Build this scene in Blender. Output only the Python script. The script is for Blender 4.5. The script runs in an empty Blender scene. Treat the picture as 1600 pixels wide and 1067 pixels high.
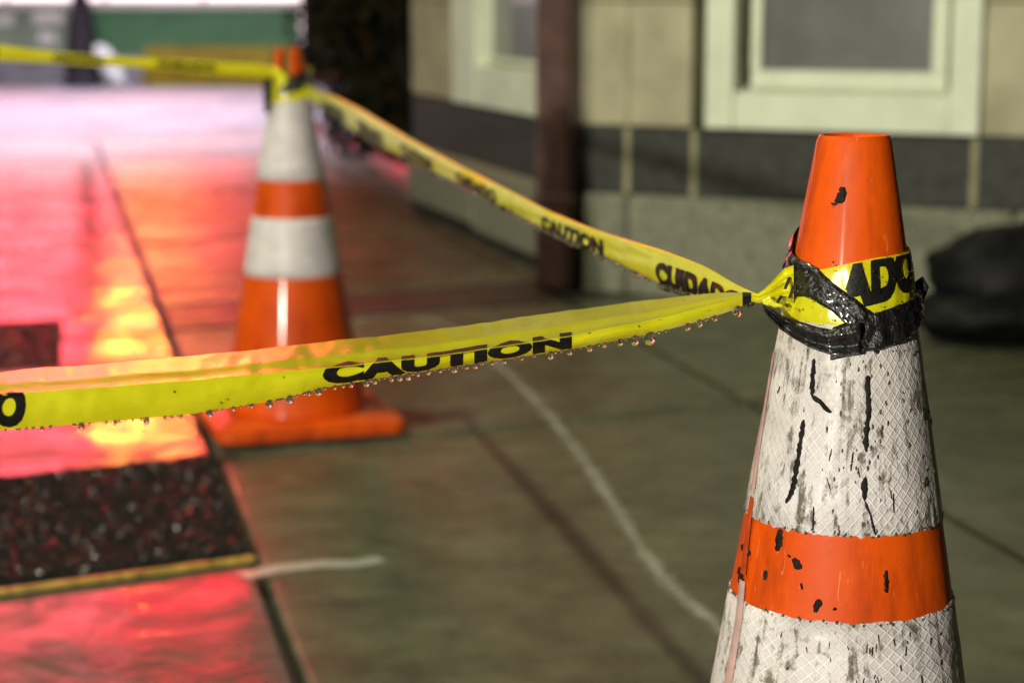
import bpy, bmesh, math, random
from mathutils import Vector, Matrix, noise as mnoise
random.seed(7)
R = math.radians
scene = bpy.context.scene
COL = scene.collection

# ------------------------------------------------------------------ camera
F_PX, CX, CY = 3000.0, 800.0, 533.5
PITCH, CAM_H = 0.1745, 1.005
cam_d = bpy.data.cameras.new('camera')
cam = bpy.data.objects.new('camera', cam_d)
COL.objects.link(cam)
cam.location = (0, 0, CAM_H)
cam.rotation_euler = (math.pi / 2 - PITCH, 0, 0)
cam_d.sensor_width = 36
cam_d.lens = 36 * F_PX / 1600
cam_d.clip_start = 0.05
cam_d.clip_end = 500
cam_d.dof.use_dof = True
cam_d.dof.focus_distance = 1.50
cam_d.dof.aperture_fstop = 5.2
cam_d.dof.aperture_blades = 0
scene.camera = cam

# ------------------------------------------------------------------ world (night sky)
world = bpy.data.worlds.new('World')
scene.world = world
world.use_nodes = True
wn = world.node_tree
for n in list(wn.nodes):
    wn.nodes.remove(n)
sky = wn.nodes.new('ShaderNodeTexSky')
sky.sky_type = 'NISHITA'
sky.sun_disc = False
sky.sun_elevation = R(-4)
sky.sun_rotation = R(200)
wbg = wn.nodes.new('ShaderNodeBackground')
wbg.inputs['Strength'].default_value = 0.10
wo = wn.nodes.new('ShaderNodeOutputWorld')
wn.links.new(sky.outputs[0], wbg.inputs[0])
wn.links.new(wbg.outputs[0], wo.inputs[0])

# assumed unseen street lamp (its post and head are built further down)
LAMP_POS = Vector((-2.66, 3.85, 5.6))
LAMP_POWER = 800
LAMP_COLOR = (1.0, .99, 0.68)
# added lamps: a low frontal one behind the camera, another that brightens the road
FILL_POS = Vector((-3.9, -6.1, 2.1))
FILL_POWER = 3700
FILL_COLOR = (1.0, .96, .80)
ROAD_POS = Vector((-4.6, 19.6, 7.0))
ROAD_POWER = 15000
ROAD_COLOR = (.90, .86, 1.0)
# glowing shop front across the street
SIGN_RED = (1.0, 0.018, 0.05)
SIGN_RED_STRENGTH = 8.5
SIGN_AMBER = (1.0, 0.45, 0.04)
SIGN_AMBER_STRENGTH = 220.0
WINDOW_STRENGTH = 2.2

scene.view_settings.view_transform = 'Standard'
scene.view_settings.look = 'None'
scene.view_settings.exposure = 0.1
scene.view_settings.gamma = 1
scene.view_settings.use_curve_mapping = False
scene.cycles.max_bounces = 8
scene.cycles.transparent_max_bounces = 8
scene.cycles.caustics_reflective = False
scene.cycles.caustics_refractive = False
scene.cycles.sample_clamp_indirect = 8
scene.cycles.use_denoising = True

# ------------------------------------------------------------------ pixel helpers
_cp, _sp = math.cos(PITCH), math.sin(PITCH)
CAMP = Vector((0, 0, CAM_H))


def ray(px, py):
    """world direction of a photo pixel, scaled to one metre of depth along +Y"""
    x = (px - CX) / F_PX
    u = (CY - py) / F_PX
    d = Vector((x, _cp + u * _sp, -_sp + u * _cp))
    return d / d.y


def ground(px, py, z=0.0):
    d = ray(px, py)
    return CAMP + d * ((z - CAM_H) / d.z)


def at(px, py, y):
    return CAMP + ray(px, py) * y


def on_plane(px, py, p0, n):
    d = ray(px, py)
    return CAMP + d * ((p0 - CAMP).dot(n) / d.dot(n))


def lerp(a, b, t):
    return a + (b - a) * t


def poly_y(pts, x):
    """smooth monotone-ish interpolation of a list of (x, y)"""
    if x <= pts[0][0]:
        (x0, y0), (x1, y1) = pts[0], pts[1]
        return y0 + (y1 - y0) * (x - x0) / (x1 - x0)
    for (x0, y0), (x1, y1) in zip(pts, pts[1:]):
        if x <= x1:
            return y0 + (y1 - y0) * (x - x0) / (x1 - x0)
    (x0, y0), (x1, y1) = pts[-2], pts[-1]
    return y0 + (y1 - y0) * (x - x0) / (x1 - x0)


def smooth_y(pts, x, w):
    return (poly_y(pts, x - w) + 2 * poly_y(pts, x - w / 2) + 2 * poly_y(pts, x) + 2 * poly_y(pts, x + w / 2) + poly_y(pts, x + w)) / 8


# ------------------------------------------------------------------ object helpers
def put(name, mesh, mat=None, parent=None):
    o = bpy.data.objects.new(name, mesh)
    COL.objects.link(o)
    if mat is not None and not mesh.materials:
        mesh.materials.append(mat)
    if parent is not None:
        o.parent = parent
    return o


def tag(o, label=None, cat=None, group=None, kind=None):
    if label:
        o['label'] = label
    if cat:
        o['category'] = cat
    if group:
        o['group'] = group
    if kind:
        o['kind'] = kind
    return o


def empty(name, loc, rz=0.0):
    o = bpy.data.objects.new(name, None)
    o.empty_display_size = 0.1
    COL.objects.link(o)
    o.location = loc
    o.rotation_euler = (0, 0, rz)
    return o


def mesh_of(verts, faces, smooth=False, uvs=None, name='mesh'):
    me = bpy.data.meshes.new(name)
    me.from_pydata([tuple(v) for v in verts], [], faces)
    if uvs is not None:
        uvl = me.uv_layers.new(name='UVMap')
        for lp in me.loops:
            uvl.data[lp.index].uv = uvs[lp.vertex_index]
    if smooth:
        me.polygons.foreach_set('use_smooth', [True] * len(me.polygons))
    me.update()
    return me


class MB:
    """collects shapes into one mesh"""
    def __init__(self):
        self.v, self.f = [], []

    def add(self, vs, fs):
        o = len(self.v)
        self.v += [Vector(v) for v in vs]
        self.f += [tuple(i + o for i in f) for f in fs]
        return self

    def prism(self, foot, z0, z1):
        n = len(foot)
        vs = [(p[0], p[1], z0) for p in foot] + [(p[0], p[1], z1) for p in foot]
        fs = [tuple(range(n - 1, -1, -1)), tuple(range(n, 2 * n))]
        fs += [(i, (i + 1) % n, n + (i + 1) % n, n + i) for i in range(n)]
        return self.add(vs, fs)

    def box(self, o, ax, ay, az, c=0.0):
        """box spanned by three vectors from corner o, edges chamfered by c (metres)"""
        o, ax, ay, az = Vector(o), Vector(ax), Vector(ay), Vector(az)
        if c <= 0:
            vs = [o, o + ax, o + ax + ay, o + ay]
            vs += [v + az for v in vs]
            return self.add(vs, [(3, 2, 1, 0), (4, 5, 6, 7), (0, 1, 5, 4), (1, 2, 6, 5), (2, 3, 7, 6), (3, 0, 4, 7)])
        bm = bmesh.new()
        bmesh.ops.create_cube(bm, size=1)
        L = [ax.length, ay.length, az.length]
        for v in bm.verts:
            v.co = Vector(((v.co.x + .5) * L[0], (v.co.y + .5) * L[1], (v.co.z + .5) * L[2]))
        bmesh.ops.bevel(bm, geom=bm.edges[:], offset=min(c, min(L) * .45), segments=1, affect='EDGES')
        U = [ax.normalized(), ay.normalized(), az.normalized()]
        vs = [o + U[0] * v.co.x + U[1] * v.co.y + U[2] * v.co.z for v in bm.verts]
        bm.verts.index_update()
        fs = [tuple(v.index for v in f.verts) for f in bm.faces]
        bm.free()
        return self.add(vs, fs)

    def tube(self, pts, rad, n=12, cap=True):
        pts = [Vector(p) for p in pts]
        rads = rad if isinstance(rad, (list, tuple)) else [rad] * len(pts)
        rings = []
        prev = None
        for i, p in enumerate(pts):
            t = (pts[min(i + 1, len(pts) - 1)] - pts[max(i - 1, 0)]).normalized()
            a = prev if prev is not None else (Vector((0, 0, 1)) if abs(t.z) < .9 else Vector((1, 0, 0)))
            s = (a - t * a.dot(t)).normalized()
            prev = s
            q = t.cross(s)
            rings.append([p + (s * math.cos(k * 2 * math.pi / n) + q * math.sin(k * 2 * math.pi / n)) * rads[i] for k in range(n)])
        vs = [v for r_ in rings for v in r_]
        fs = []
        for i in range(len(pts) - 1):
            for k in range(n):
                fs.append((i * n + k, i * n + (k + 1) % n, (i + 1) * n + (k + 1) % n, (i + 1) * n + k))
        if cap:
            fs.append(tuple(range(n - 1, -1, -1)))
            m = (len(pts) - 1) * n
            fs.append(tuple(m + k for k in range(n)))
        return self.add(vs, fs)

    def mesh(self, smooth=False):
        return mesh_of(self.v, self.f, smooth)

    def build(self, name, mat, parent=None, smooth=False):
        return put(name, self.mesh(smooth), mat, parent)


def shade_by_angle(o, ang=40):
    me = o.data
    me.polygons.foreach_set('use_smooth', [True] * len(me.polygons))
    bm = bmesh.new()
    bm.from_mesh(me)
    for e in bm.edges:
        if len(e.link_faces) == 2 and e.calc_face_angle(0) > R(ang):
            e.smooth = False
    bm.to_mesh(me)
    bm.free()
    return o


# ------------------------------------------------------------------ material helpers
class NT:
    def __init__(self, name):
        self.m = bpy.data.materials.new(name)
        self.m.use_nodes = True
        self.t = self.m.node_tree
        self.b = self.t.nodes['Principled BSDF']
        self.out = self.t.nodes['Material Output']

    def n(self, typ, **kw):
        x = self.t.nodes.new(typ)
        for k, v in kw.items():
            setattr(x, k, v)
        return x

    def l(self, a, b):
        self.t.links.new(a, b)

    def val(self, node, key, v):
        if hasattr(v, 'links') or hasattr(v, 'is_linked'):
            self.l(v, node.inputs[key])
        else:
            node.inputs[key].default_value = v

    def coord(self, which='Object', scale=(1, 1, 1)):
        c = self.n('ShaderNodeTexCoord')
        mp = self.n('ShaderNodeMapping')
        mp.inputs['Scale'].default_value = scale
        self.l(c.outputs[which], mp.inputs['Vector'])
        return mp.outputs[0]

    def noise(self, vec, scale, detail=4, rough=.55, dist=0.0):
        x = self.n('ShaderNodeTexNoise')
        self.l(vec, x.inputs['Vector'])
        x.inputs['Scale'].default_value = scale
        x.inputs['Detail'].default_value = detail
        x.inputs['Roughness'].default_value = rough
        x.inputs['Distortion'].default_value = dist
        return x.outputs['Fac']

    def ramp(self, fac, stops):
        x = self.n('ShaderNodeValToRGB')
        el = x.color_ramp.elements
        while len(el) < len(stops):
            el.new(.5)
        for e, (p, c) in zip(el, stops):
            e.position = p
            e.color = (c, c, c, 1) if isinstance(c, (int, float)) else (*c, 1)
        self.l(fac, x.inputs[0])
        return x.outputs[0]

    def mix(self, fac, a, b, mode='MIX'):
        x = self.n('ShaderNodeMix', data_type='RGBA', blend_type=mode)
        ins = [i for i in x.inputs if i.enabled]
        for inp, v in zip((x.inputs[0], x.inputs[6], x.inputs[7]), (fac, a, b)):
            if hasattr(v, 'is_linked'):
                self.l(v, inp)
            elif isinstance(v, (int, float)):
                inp.default_value = v
            else:
                inp.default_value = (*v, 1)
        return x.outputs[2]

    def math(self, op, a, b=None, c=None):
        x = self.n('ShaderNodeMath', operation=op)
        for i, v in enumerate((a, b, c)):
            if v is None:
                continue
            if hasattr(v, 'is_linked'):
                self.l(v, x.inputs[i])
            else:
                x.inputs[i].default_value = v
        return x.outputs[0]

    def bump(self, h, strength, dist=.01, normal=None):
        x = self.n('ShaderNodeBump')
        x.inputs['Strength'].default_value = strength
        x.inputs['Distance'].default_value = dist
        self.l(h, x.inputs['Height'])
        if normal is not None:
            self.l(normal, x.inputs['Normal'])
        return x.outputs[0]

    def set(self, **kw):
        names = {'color': 'Base Color', 'rough': 'Roughness', 'metal': 'Metallic', 'coat': 'Coat Weight', 'coat_rough': 'Coat Roughness',
                 'coat_ior': 'Coat IOR', 'coat_normal': 'Coat Normal', 'normal': 'Normal', 'spec': 'Specular IOR Level', 'ior': 'IOR', 'alpha': 'Alpha',
                 'trans': 'Transmission Weight', 'emit': 'Emission Color', 'emit_s': 'Emission Strength', 'sss': 'Subsurface Weight'}
        for k, v in kw.items():
            inp = self.b.inputs[names[k]]
            if hasattr(v, 'is_linked'):
                self.l(v, inp)
            elif isinstance(v, (tuple, list)):
                inp.default_value = (*v, 1) if len(v) == 3 else v
            else:
                inp.default_value = v
        return self


def simple(name, color, rough=.5, var=.25, scale=8, bump=.0, bscale=40, **kw):
    t = NT(name)
    co = t.coord()
    n1 = t.noise(co, scale, 5)
    dark = tuple(c * (1 - var) for c in color)
    lite = tuple(min(1, c * (1 + var)) for c in color)
    t.set(color=t.ramp(n1, [(.3, dark), (.7, lite)]), rough=rough, **kw)
    if bump:
        t.set(normal=t.bump(t.noise(co, bscale, 4), bump))
    return t.m


def mat_concrete(name='wet_concrete', tone=(.083, .086, .051), coat=.62, wet=(.09, .34), film_lo=.55, grit=.30, spec=.3):
    t = NT(name)
    co = t.coord()
    oi = t.n('ShaderNodeObjectInfo')
    big = t.noise(co, 1.1, 6, .6, .4)
    mid = t.noise(co, 9, 6, .65)
    fine = t.noise(co, 160, 3, .6)
    c = t.ramp(big, [(.25, tuple(x * .62 for x in tone)), (.5, tone), (.78, tuple(x * 1.32 for x in tone))])
    c = t.mix(.8, c, t.ramp(mid, [(.3, .25), (.7, .80)]), 'OVERLAY')
    c = t.mix(.38, c, t.ramp(t.noise(co, 3.2, 5, .7, .8), [(.32, .28), (.68, .74)]), 'OVERLAY')
    c = t.mix(.7, c, t.ramp(fine, [(.3, .25), (.7, .75)]), 'OVERLAY')
    spots = t.ramp(t.noise(co, 22, 3, .5), [(.68, 0.0), (.74, 1.0)])
    c = t.mix(t.math('MULTIPLY', spots, .5), c, tuple(x * .4 for x in tone))
    hv = t.math('MULTIPLY_ADD', oi.outputs['Random'], .22, .89)
    c = t.mix(1.0, c, hv, 'MULTIPLY')
    wetmap = t.ramp(t.noise(co, 1.7, 5, .6, .6), [(.36, 0.0), (.62, 1.0)])
    cr = t.math('MULTIPLY_ADD', wetmap, wet[1] - wet[0], wet[0])
    gritn = t.noise(co, 240, 2, .5)
    rip = t.noise(co, 30, 3, .6, .3)
    h = t.math('ADD', t.math('MULTIPLY', gritn, .30), t.math('MULTIPLY', rip, .8))
    peb = t.noise(co, 42, 1, .4)
    h = t.math('ADD', h, t.math('MULTIPLY', peb, .5))
    und = t.noise(co, 2.6, 3, .5, .4)
    low = t.bump(und, .36, .030)
    film = t.ramp(t.noise(co, 4.2, 7, .72, .6), [(.42, 1.0), (.62, film_lo)])
    gr2 = t.ramp(t.noise(co, 75, 4, .7), [(.40, 1.0), (.62, .70)])
    coatw = t.math('MULTIPLY', t.math('MULTIPLY', film, gr2), coat)
    t.set(color=c, rough=.62, spec=spec, coat=coatw, coat_rough=cr, coat_ior=1.33,
          coat_normal=t.bump(h, grit, .006, low), normal=t.bump(fine, .5, .004))
    return t.m


def mat_orange():
    t = NT('orange_plastic')
    co = t.coord()
    n = t.noise(co, 5, 6, .6)
    c = t.ramp(n, [(.3, (.56, .052, .001)), (.6, (.76, .095, .002)), (.8, (.82, .125, .003))])
    st = t.noise(t.coord('Object', (26, 26, 3.5)), 1.0, 5, .65)
    c = t.mix(t.math('MULTIPLY', t.ramp(st, [(.50, 0), (.72, 1)]), .7), c, (.20, .018, .004))
    sc_ = t.noise(t.coord('Object', (140, 140, 9)), 1.0, 3, .6, 1.5)
    c = t.mix(t.math('MULTIPLY', t.ramp(sc_, [(.66, 0), (.74, 1)]), .5), c, (.86, .30, .12))
    sp = t.noise(co, 62, 2, .5)
    c = t.mix(t.ramp(sp, [(.73, 0), (.77, 1)]), c, (.05, .012, .008))
    t.set(color=c, rough=.55, spec=.2, coat=.30, coat_rough=.09, coat_ior=1.33, normal=t.bump(t.noise(co, 90, 4), .16, .003))
    return t.m


def mat_sheeting(name, dirt=1.0, cells=True):
    """white retroreflective sheeting with a honeycomb of welded cells and road dirt; UV in metres"""
    t = NT(name)
    uv = t.coord('UV')
    sx = t.n('ShaderNodeSeparateXYZ')
    t.l(uv, sx.inputs[0])
    u, v = sx.outputs[0], sx.outputs[1]
    wob = t.math('MULTIPLY', t.math('SUBTRACT', t.noise(uv, 30, 2), .5), .004)
    u = t.math('ADD', u, wob)
    S = 1 / .0088
    a = t.math('MULTIPLY', t.math('ADD', u, t.math('MULTIPLY', v, .86)), S)
    b = t.math('MULTIPLY', t.math('SUBTRACT', u, t.math('MULTIPLY', v, .86)), S)
    da = t.math('ABSOLUTE', t.math('SUBTRACT', t.math('FRACT', a), .5))
    db = t.math('ABSOLUTE', t.math('SUBTRACT', t.math('FRACT', b), .5))
    ln = t.math('MAXIMUM', da, db)                       # 0.5 on the weld lines
    weld = t.ramp(ln, [(.37, 0), (.45, 1)])
    tone = t.noise(uv, 22, 3)
    base = t.ramp(tone, [(.3, (.56, .50, .52)), (.65, (.72, .66, .67))])
    wm = t.math('MULTIPLY', weld, t.ramp(t.noise(uv, 28, 4, .6), [(.36, .12), (.62, .9)]))
    c = t.mix(wm, base, (.82, .82, .80))
    # grime: vertical streaks and blotches
    s1 = t.noise(t.coord('UV', (95, 14, 1)), 1.0, 6, .7, .5)
    s2 = t.noise(uv, 60, 5, .65, .8)
    g = t.math('ADD', t.math('MULTIPLY', s1, .62), t.math('MULTIPLY', s2, .38))
    k = .074 * dirt
    grime = t.ramp(g, [(.585 - k, 0), (.66 - k, 1)])
    c = t.mix(t.math('MULTIPLY', grime, .9), c, (.085, .072, .042))
    c = t.mix(t.math('MULTIPLY', t.ramp(t.noise(uv, 9, 3), [(.40, 0), (.75, 1)]), .45 * dirt), c, (.30, .265, .19))
    h = t.math('ADD', t.math('MULTIPLY', weld, .35), t.math('MULTIPLY', t.noise(uv, 85, 4, .6), 1.6))
    t.set(color=c, rough=.5, spec=.35, coat=.3, coat_rough=.3, coat_ior=1.33, normal=t.bump(h, .7, .0018))
    return t.m


def mat_tape(name='yellow_film'):
    t = NT(name)
    co = t.coord()
    n = t.noise(co, 30, 4)
    c = t.ramp(n, [(.3, (.78, .74, .010)), (.7, (.88, .85, .022))])
    sm = t.noise(co, 55, 4, .6, .6)
    c = t.mix(t.math('MULTIPLY', t.ramp(sm, [(.66, 0), (.76, 1)]), .35), c, (.30, .25, .03))
    wr = t.noise(t.coord('Object', (14, 110, 110)), 1.0, 4, .6, .8)
    nb = t.bump(t.math('ADD', t.math('MULTIPLY', t.noise(co, 140, 3), .5), wr), .30, .0016)
    t.set(color=c, rough=.35, spec=.3, coat=1.0, coat_rough=.24, coat_ior=1.5, normal=nb, coat_normal=nb)
    tr = t.n('ShaderNodeBsdfTranslucent')
    t.l(c, tr.inputs['Color'])
    mx = t.n('ShaderNodeMixShader')
    mx.inputs[0].default_value = .30
    t.l(t.b.outputs[0], mx.inputs[1])
    t.l(tr.outputs[0], mx.inputs[2])
    t.l(mx.outputs[0], t.out.inputs[0])
    return t.m


def mat_emit(name, color, strength, pattern=None):
    t = NT(name)
    t.set(color=(.02, .02, .02), rough=.4, emit=color, emit_s=strength)
    return t.m


def mat_glass_water():
    t = NT('water')
    t.set(color=(1, 1, 1), rough=.0, ior=1.33, trans=1.0)
    return t.m


def mat_paintline(gain=0.0, name='sprayed_white'):
    """sprayed white line, worn away in patches"""
    t = NT(name)
    uv = t.coord('UV')
    co = t.coord()
    sx = t.n('ShaderNodeSeparateXYZ')
    t.l(uv, sx.inputs[0])
    edge = t.math('SUBTRACT', 1.0, t.math('ABSOLUTE', t.math('SUBTRACT', t.math('MULTIPLY', sx.outputs[1], 2.0), 1.0)))
    n = t.math('ADD', t.math('MULTIPLY', t.noise(co, 70, 5, .7), .7), t.math('MULTIPLY', t.noise(co, 7, 3, .6), .5))
    a = t.ramp(t.math('ADD', t.math('MULTIPLY', edge, .75), t.math('MULTIPLY_ADD', n, 1.0, -.62 + gain)), [(.22, 0), (.62, .9)])
    t.set(color=(.50, .50, .45), rough=.5, coat=.6, coat_rough=.2, alpha=a)
    return t.m


M = {}
M['concrete'] = mat_concrete()
M['concrete_smooth'] = mat_concrete('wet_smooth_concrete', (.070, .064, .052), 1.0, (.010, .05), .22, .13)
M['asphalt'] = mat_concrete('wet_asphalt', (.13, .125, .14), .10, (.35, .5), .55, .30, .05)
M['dark_strip'] = mat_concrete('dark_strip_slab', (.022, .021, .017), .5, (.15, .4), .4)
M['matte_slab'] = mat_concrete('matte_wet_concrete', (.15, .14, .15), .25, (.3, .5), .55, .30, .1)
M['soil'] = simple('dark_joint_grit', (.022, .020, .016), .8, .4, 30, .4)
M['orange'] = mat_orange()
M['sheet_near'] = mat_sheeting('dirty_white_sheeting', 1.0)
M['sheet_far'] = mat_sheeting('white_sheeting', .15)
M['rubber'] = simple('black_rubber', (.02, .02, .02), .5, .4, 12, .2)
M['tape'] = mat_tape()
M['ink'] = simple('black_ink', (.010, .009, .008), .45, .3, 50, .1, 200, spec=.2)
M['duct'] = simple('wet_black_tape', (.010, .009, .010), .34, .5, 60, .5, 120, coat=.8, coat_rough=.06)
M['tar'] = simple('black_scuff', (.014, .012, .010), .6, .5, 90, .3, 300, spec=.12)
M['seam'] = simple('pinkish_seam', (.50, .32, .30), .35, .2, 60, .1, coat=.6, coat_rough=.15)
M['water'] = mat_glass_water()
M['line'] = mat_paintline(-.23)
M['dash'] = mat_paintline(.16, 'fresh_sprayed_white')
M['yellow_batten'] = simple('worn_yellow_paint', (.40, .30, .05), .5, .6, 40, .4, 120, coat=.4, coat_rough=.2)
M['coldmix'] = simple('black_cold_asphalt', (.010, .009, .009), .5, .6, 60, .6, 200, spec=.2, coat=.55, coat_rough=.22)
M['wall'] = simple('beige_stone', (.40, .37, .25), .7, .22, 5, .5, 60)
M['plinth'] = simple('grey_granite', (.21, .21, .155), .7, .35, 42, .5, 90, spec=.25)
M['tile'] = simple('dark_tile', (.042, .044, .040), .6, .3, 24, .2, 60, spec=.25)
M['mortar'] = simple('pale_mortar', (.30, .28, .17), .8, .25, 30, .4, 90)
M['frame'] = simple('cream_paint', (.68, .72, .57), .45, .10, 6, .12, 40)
M['pipe'] = simple('maroon_paint', (.085, .040, .036), .4, .35, 9, .15, 40, coat=.3, coat_rough=.2)
M['bag'] = simple('black_bag_film', (.004, .004, .005), .55, .4, 10, .5, 25, spec=.18)
M['stonekerb'] = simple('wet_kerb_stone', (.11, .10, .095), .5, .3, 14, .4, 60, coat=1.0, coat_rough=.15)


def mat_pane():
    t = NT('dim_window_pane')
    co = t.coord()
    n = t.noise(co, 5, 3)
    t.set(color=t.ramp(n, [(.3, (.10, .10, .10)), (.7, (.15, .15, .15))]), rough=.35, coat=.5, coat_rough=.06)
    return t.m


M['pane'] = mat_pane()

# ================================================================== the setting
# skewed slab grid: origin A on the long joint left of the cones
GA = Vector((-0.779, 4.67, 0))
EC = Vector((1, .495, 0))        # along the cross joints
EL = Vector((-.241, 1, 0))       # along the long joints, away from the camera


def grid(a, b, z=0.0):
    p = GA + EC * a + EL * b
    return Vector((p.x, p.y, z))


gm = MB()
gm.add([(-150, -40, -.30), (150, -40, -.30), (150, 260, -.30), (-150, 260, -.30)], [(0, 1, 2, 3)])
tag(gm.build('ground', M['soil']), kind='structure')

sw = MB()
KB = 9.7
p = [grid(-16, -8), grid(14, -8), grid(14, KB), grid(-16, KB)]
sw.prism(p, -.29, -.030)
sidewalk = tag(sw.build('sidewalk', M['soil']), kind='structure')


def slab(a0, a1, b0, b1, mat, z=0.0, th=.029, name='slab', gap=.008, chamf=.006):
    if a0 > .1:
        chamf = .0015
    elif a0 > -.01:
        chamf = .011
    """one paving slab with chamfered top edges"""
    def ring(g, zz):
        h = g + .009
        return [grid(a0 + g, b0 + h, zz), grid(a1 - g, b0 + h, zz), grid(a1 - g, b1 - h, zz), grid(a0 + g, b1 - h, zz)]
    vs = ring(gap, -th) + ring(gap, z - chamf) + ring(gap + chamf * .5, z - chamf * .3) + ring(gap + chamf * 1.2, z)
    fs = [(12, 13, 14, 15), (3, 2, 1, 0)]
    for k in range(3):
        for i in range(4):
            j = (i + 1) % 4
            fs.append((k * 4 + i, k * 4 + j, k * 4 + 4 + j, k * 4 + 4 + i))
    o = put(name, mesh_of(vs, fs), mat, sidewalk)
    return o


AC = [-8.9, -7.62, -6.35, -5.08, -3.81, -2.54, -1.27, 0.0, 1.269, 2.54, 3.81]
BR = [-6.9, -4.7, -2.62, -.482, 1.22, 3.4, 5.5, 7.6, KB - .18]
PATCH = [(-1.10, 0.0, -1.275, -.482)]        # cold-mix repair in the slab left of the joint
for i in range(len(AC) - 1):
    for j in range(len(BR) - 1):
        a0, a1, b0, b1 = AC[i], AC[i + 1], BR[j], BR[j + 1]
        left = a1 <= 0.001
        mat = M['concrete_smooth'] if left else M['concrete']
        if i == 6 and j == 2:       # slab around the repair: the part nearer the camera and the part beyond the patch's left end
            slab(a0, a1, b0, -1.275, mat)
            slab(a0, -1.10, -1.275, b1, mat)
            continue
        if j == 7:
            mat = M['matte_slab']
        if i >= 7 and j == 4:       # darker-coloured strip of slabs across the pavement
            slab(a0, a1, b0, b0 + .50, M['dark_strip'])
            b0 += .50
        slab(a0, a1, b0, b1, mat)

# kerb stones at the far edge of the pavement and the road beyond
kerb = empty('kerb', grid(0, KB))
tag(kerb, kind='structure')
kerb_inv = Matrix.Translation(-Vector(kerb.location))
for i in range(14):
    a0 = -9 + i * .95
    k = MB()
    k.prism([grid(a0 + .006, KB - .17), grid(a0 + .944, KB - .17), grid(a0 + .944, KB), grid(a0 + .006, KB)], -.2, .004)
    for v in k.v:
        v -= Vector(kerb.location)
    k.build('kerb_stone', M['stonekerb'], kerb)
rd = MB()
rd.add([grid(-60, KB + .01, -.11), grid(60, KB + .01, -.11), (80, 120, -.11), (-80, 120, -.11)], [(0, 1, 2, 3)])
tag(rd.build('road', M['asphalt']), kind='structure')


# ================================================================== traffic cones
CONE_H, R_TOP, R_SLOPE = .90, .0295, .1645


def cone_r(z):
    return R_TOP + R_SLOPE * (CONE_H - z)


def lathe(prof, seg, a0=-math.pi, a1=math.pi, skip=None, closed=True):
    """prof: (r, z) list; angle 0 faces -Y.  returns verts, faces, uvs (metres)"""
    vs, fs, uv = [], [], []
    n = seg + 1
    for (r_, z) in prof:
        for k in range(n):
            a = a0 + (a1 - a0) * k / seg
            vs.append((r_ * math.sin(a), -r_ * math.cos(a), z))
            uv.append((a * .075, z))
    for i in range(len(prof) - 1):
        for k in range(seg):
            a = a0 + (a1 - a0) * (k + .5) / seg
            if skip and skip(a, (prof[i][1] + prof[i + 1][1]) / 2):
                continue
            fs.append((i * n + k, i * n + k + 1, (i + 1) * n + k + 1, (i + 1) * n + k))
    return vs, fs, uv


def cone_body(slit=False):
    prof = [(.150, .030), (.147, .036), (cone_r(.05), .052)]
    for i in range(1, 60):
        z = .052 + (CONE_H - .006 - .052) * i / 59
        prof.append((cone_r(z), z))
    prof += [(R_TOP - .0004, CONE_H - .002), (R_TOP - .0016, CONE_H), (R_TOP - .0045, CONE_H - .0003), (R_TOP - .006, CONE_H - .003)]
    for i in range(1, 12):
        z = CONE_H - .003 - i * .03
        prof.append((cone_r(z) - .0062, z))
    sk = (lambda a, z: (-.66 < a < .06 or abs(a) > 2.75) and z > .80) if slit else None
    return lathe(prof, 96, skip=sk)


def rounded_square(s, r_, n=6):
    pts = []
    for cx, cy, a0 in ((s - r_, s - r_, 0), (-s + r_, s - r_, 90), (-s + r_, -s + r_, 180), (s - r_, -s + r_, 270)):
        for k in range(n + 1):
            a = R(a0 + 90 * k / n)
            pts.append((cx + r_ * math.cos(a), cy + r_ * math.sin(a)))
    return pts


def cone_base(half=.222):
    """square foot: rubber underside tread, orange bevelled upper plate"""
    rings = []
    for (s, z) in ((half - .006, .010), (half, .014), (half, .037), (half - .003, .040), (.165, .047), (.152, .053), (.146, .059)):
        rad = .035 if s > .17 else s - .001
        if s > .17:
            rings.append([(x, y, z) for x, y in rounded_square(s, rad)])
        else:
            rings.append([(x, y, z) for x, y in rounded_square(s, s - .002)])
    n = len(rings[0])
    vs = [v for r_ in rings for v in r_]
    fs = [tuple(range(n - 1, -1, -1))]
    for i in range(len(rings) - 1):
        fs += [(i * n + k, i * n + (k + 1) % n, (i + 1) * n + (k + 1) % n, (i + 1) * n + k) for k in range(n)]
    return vs, fs


def collar(z0, z1, off, wav, seed):
    rnd = random.Random(seed)
    ph = [rnd.uniform(0, 6.28) for _ in range(6)]
    seg = 240
    vs, fs, uv = [], [], []
    rows = 14
    for i in range(rows + 1):
        for k in range(seg + 1):
            a = -math.pi + 2 * math.pi * k / seg
            lo = z0 + wav * (abs(math.sin(a * 17 + ph[0])) * .7 + .6 * math.sin(a * 41 + ph[1]) + .5 * math.sin(a * 67 + ph[2]))
            hi = z1 + wav * .5 * (math.sin(a * 13 + ph[3]) + .5 * math.sin(a * 37 + ph[4]))
            z = lo + (hi - lo) * i / rows
            o = off + .00045 * mnoise.noise(Vector((a * 5, z * 45, seed))) + .0003 * mnoise.noise(Vector((a * 14, z * 30, seed + 5)))
            if i in (0, rows):
                o = .0002
            elif i == 1:
                z = lo + .0006
            elif i == rows - 1:
                z = hi - .0006
            r_ = cone_r(z) + o
            vs.append((r_ * math.sin(a), -r_ * math.cos(a), z))
            uv.append((a * .075, z))
    n = seg + 1
    for i in range(rows):
        for k in range(seg):
            fs.append((i * n + k, i * n + k + 1, (i + 1) * n + k + 1, (i + 1) * n + k))
    return mesh_of(vs, fs, True, uv)


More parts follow.
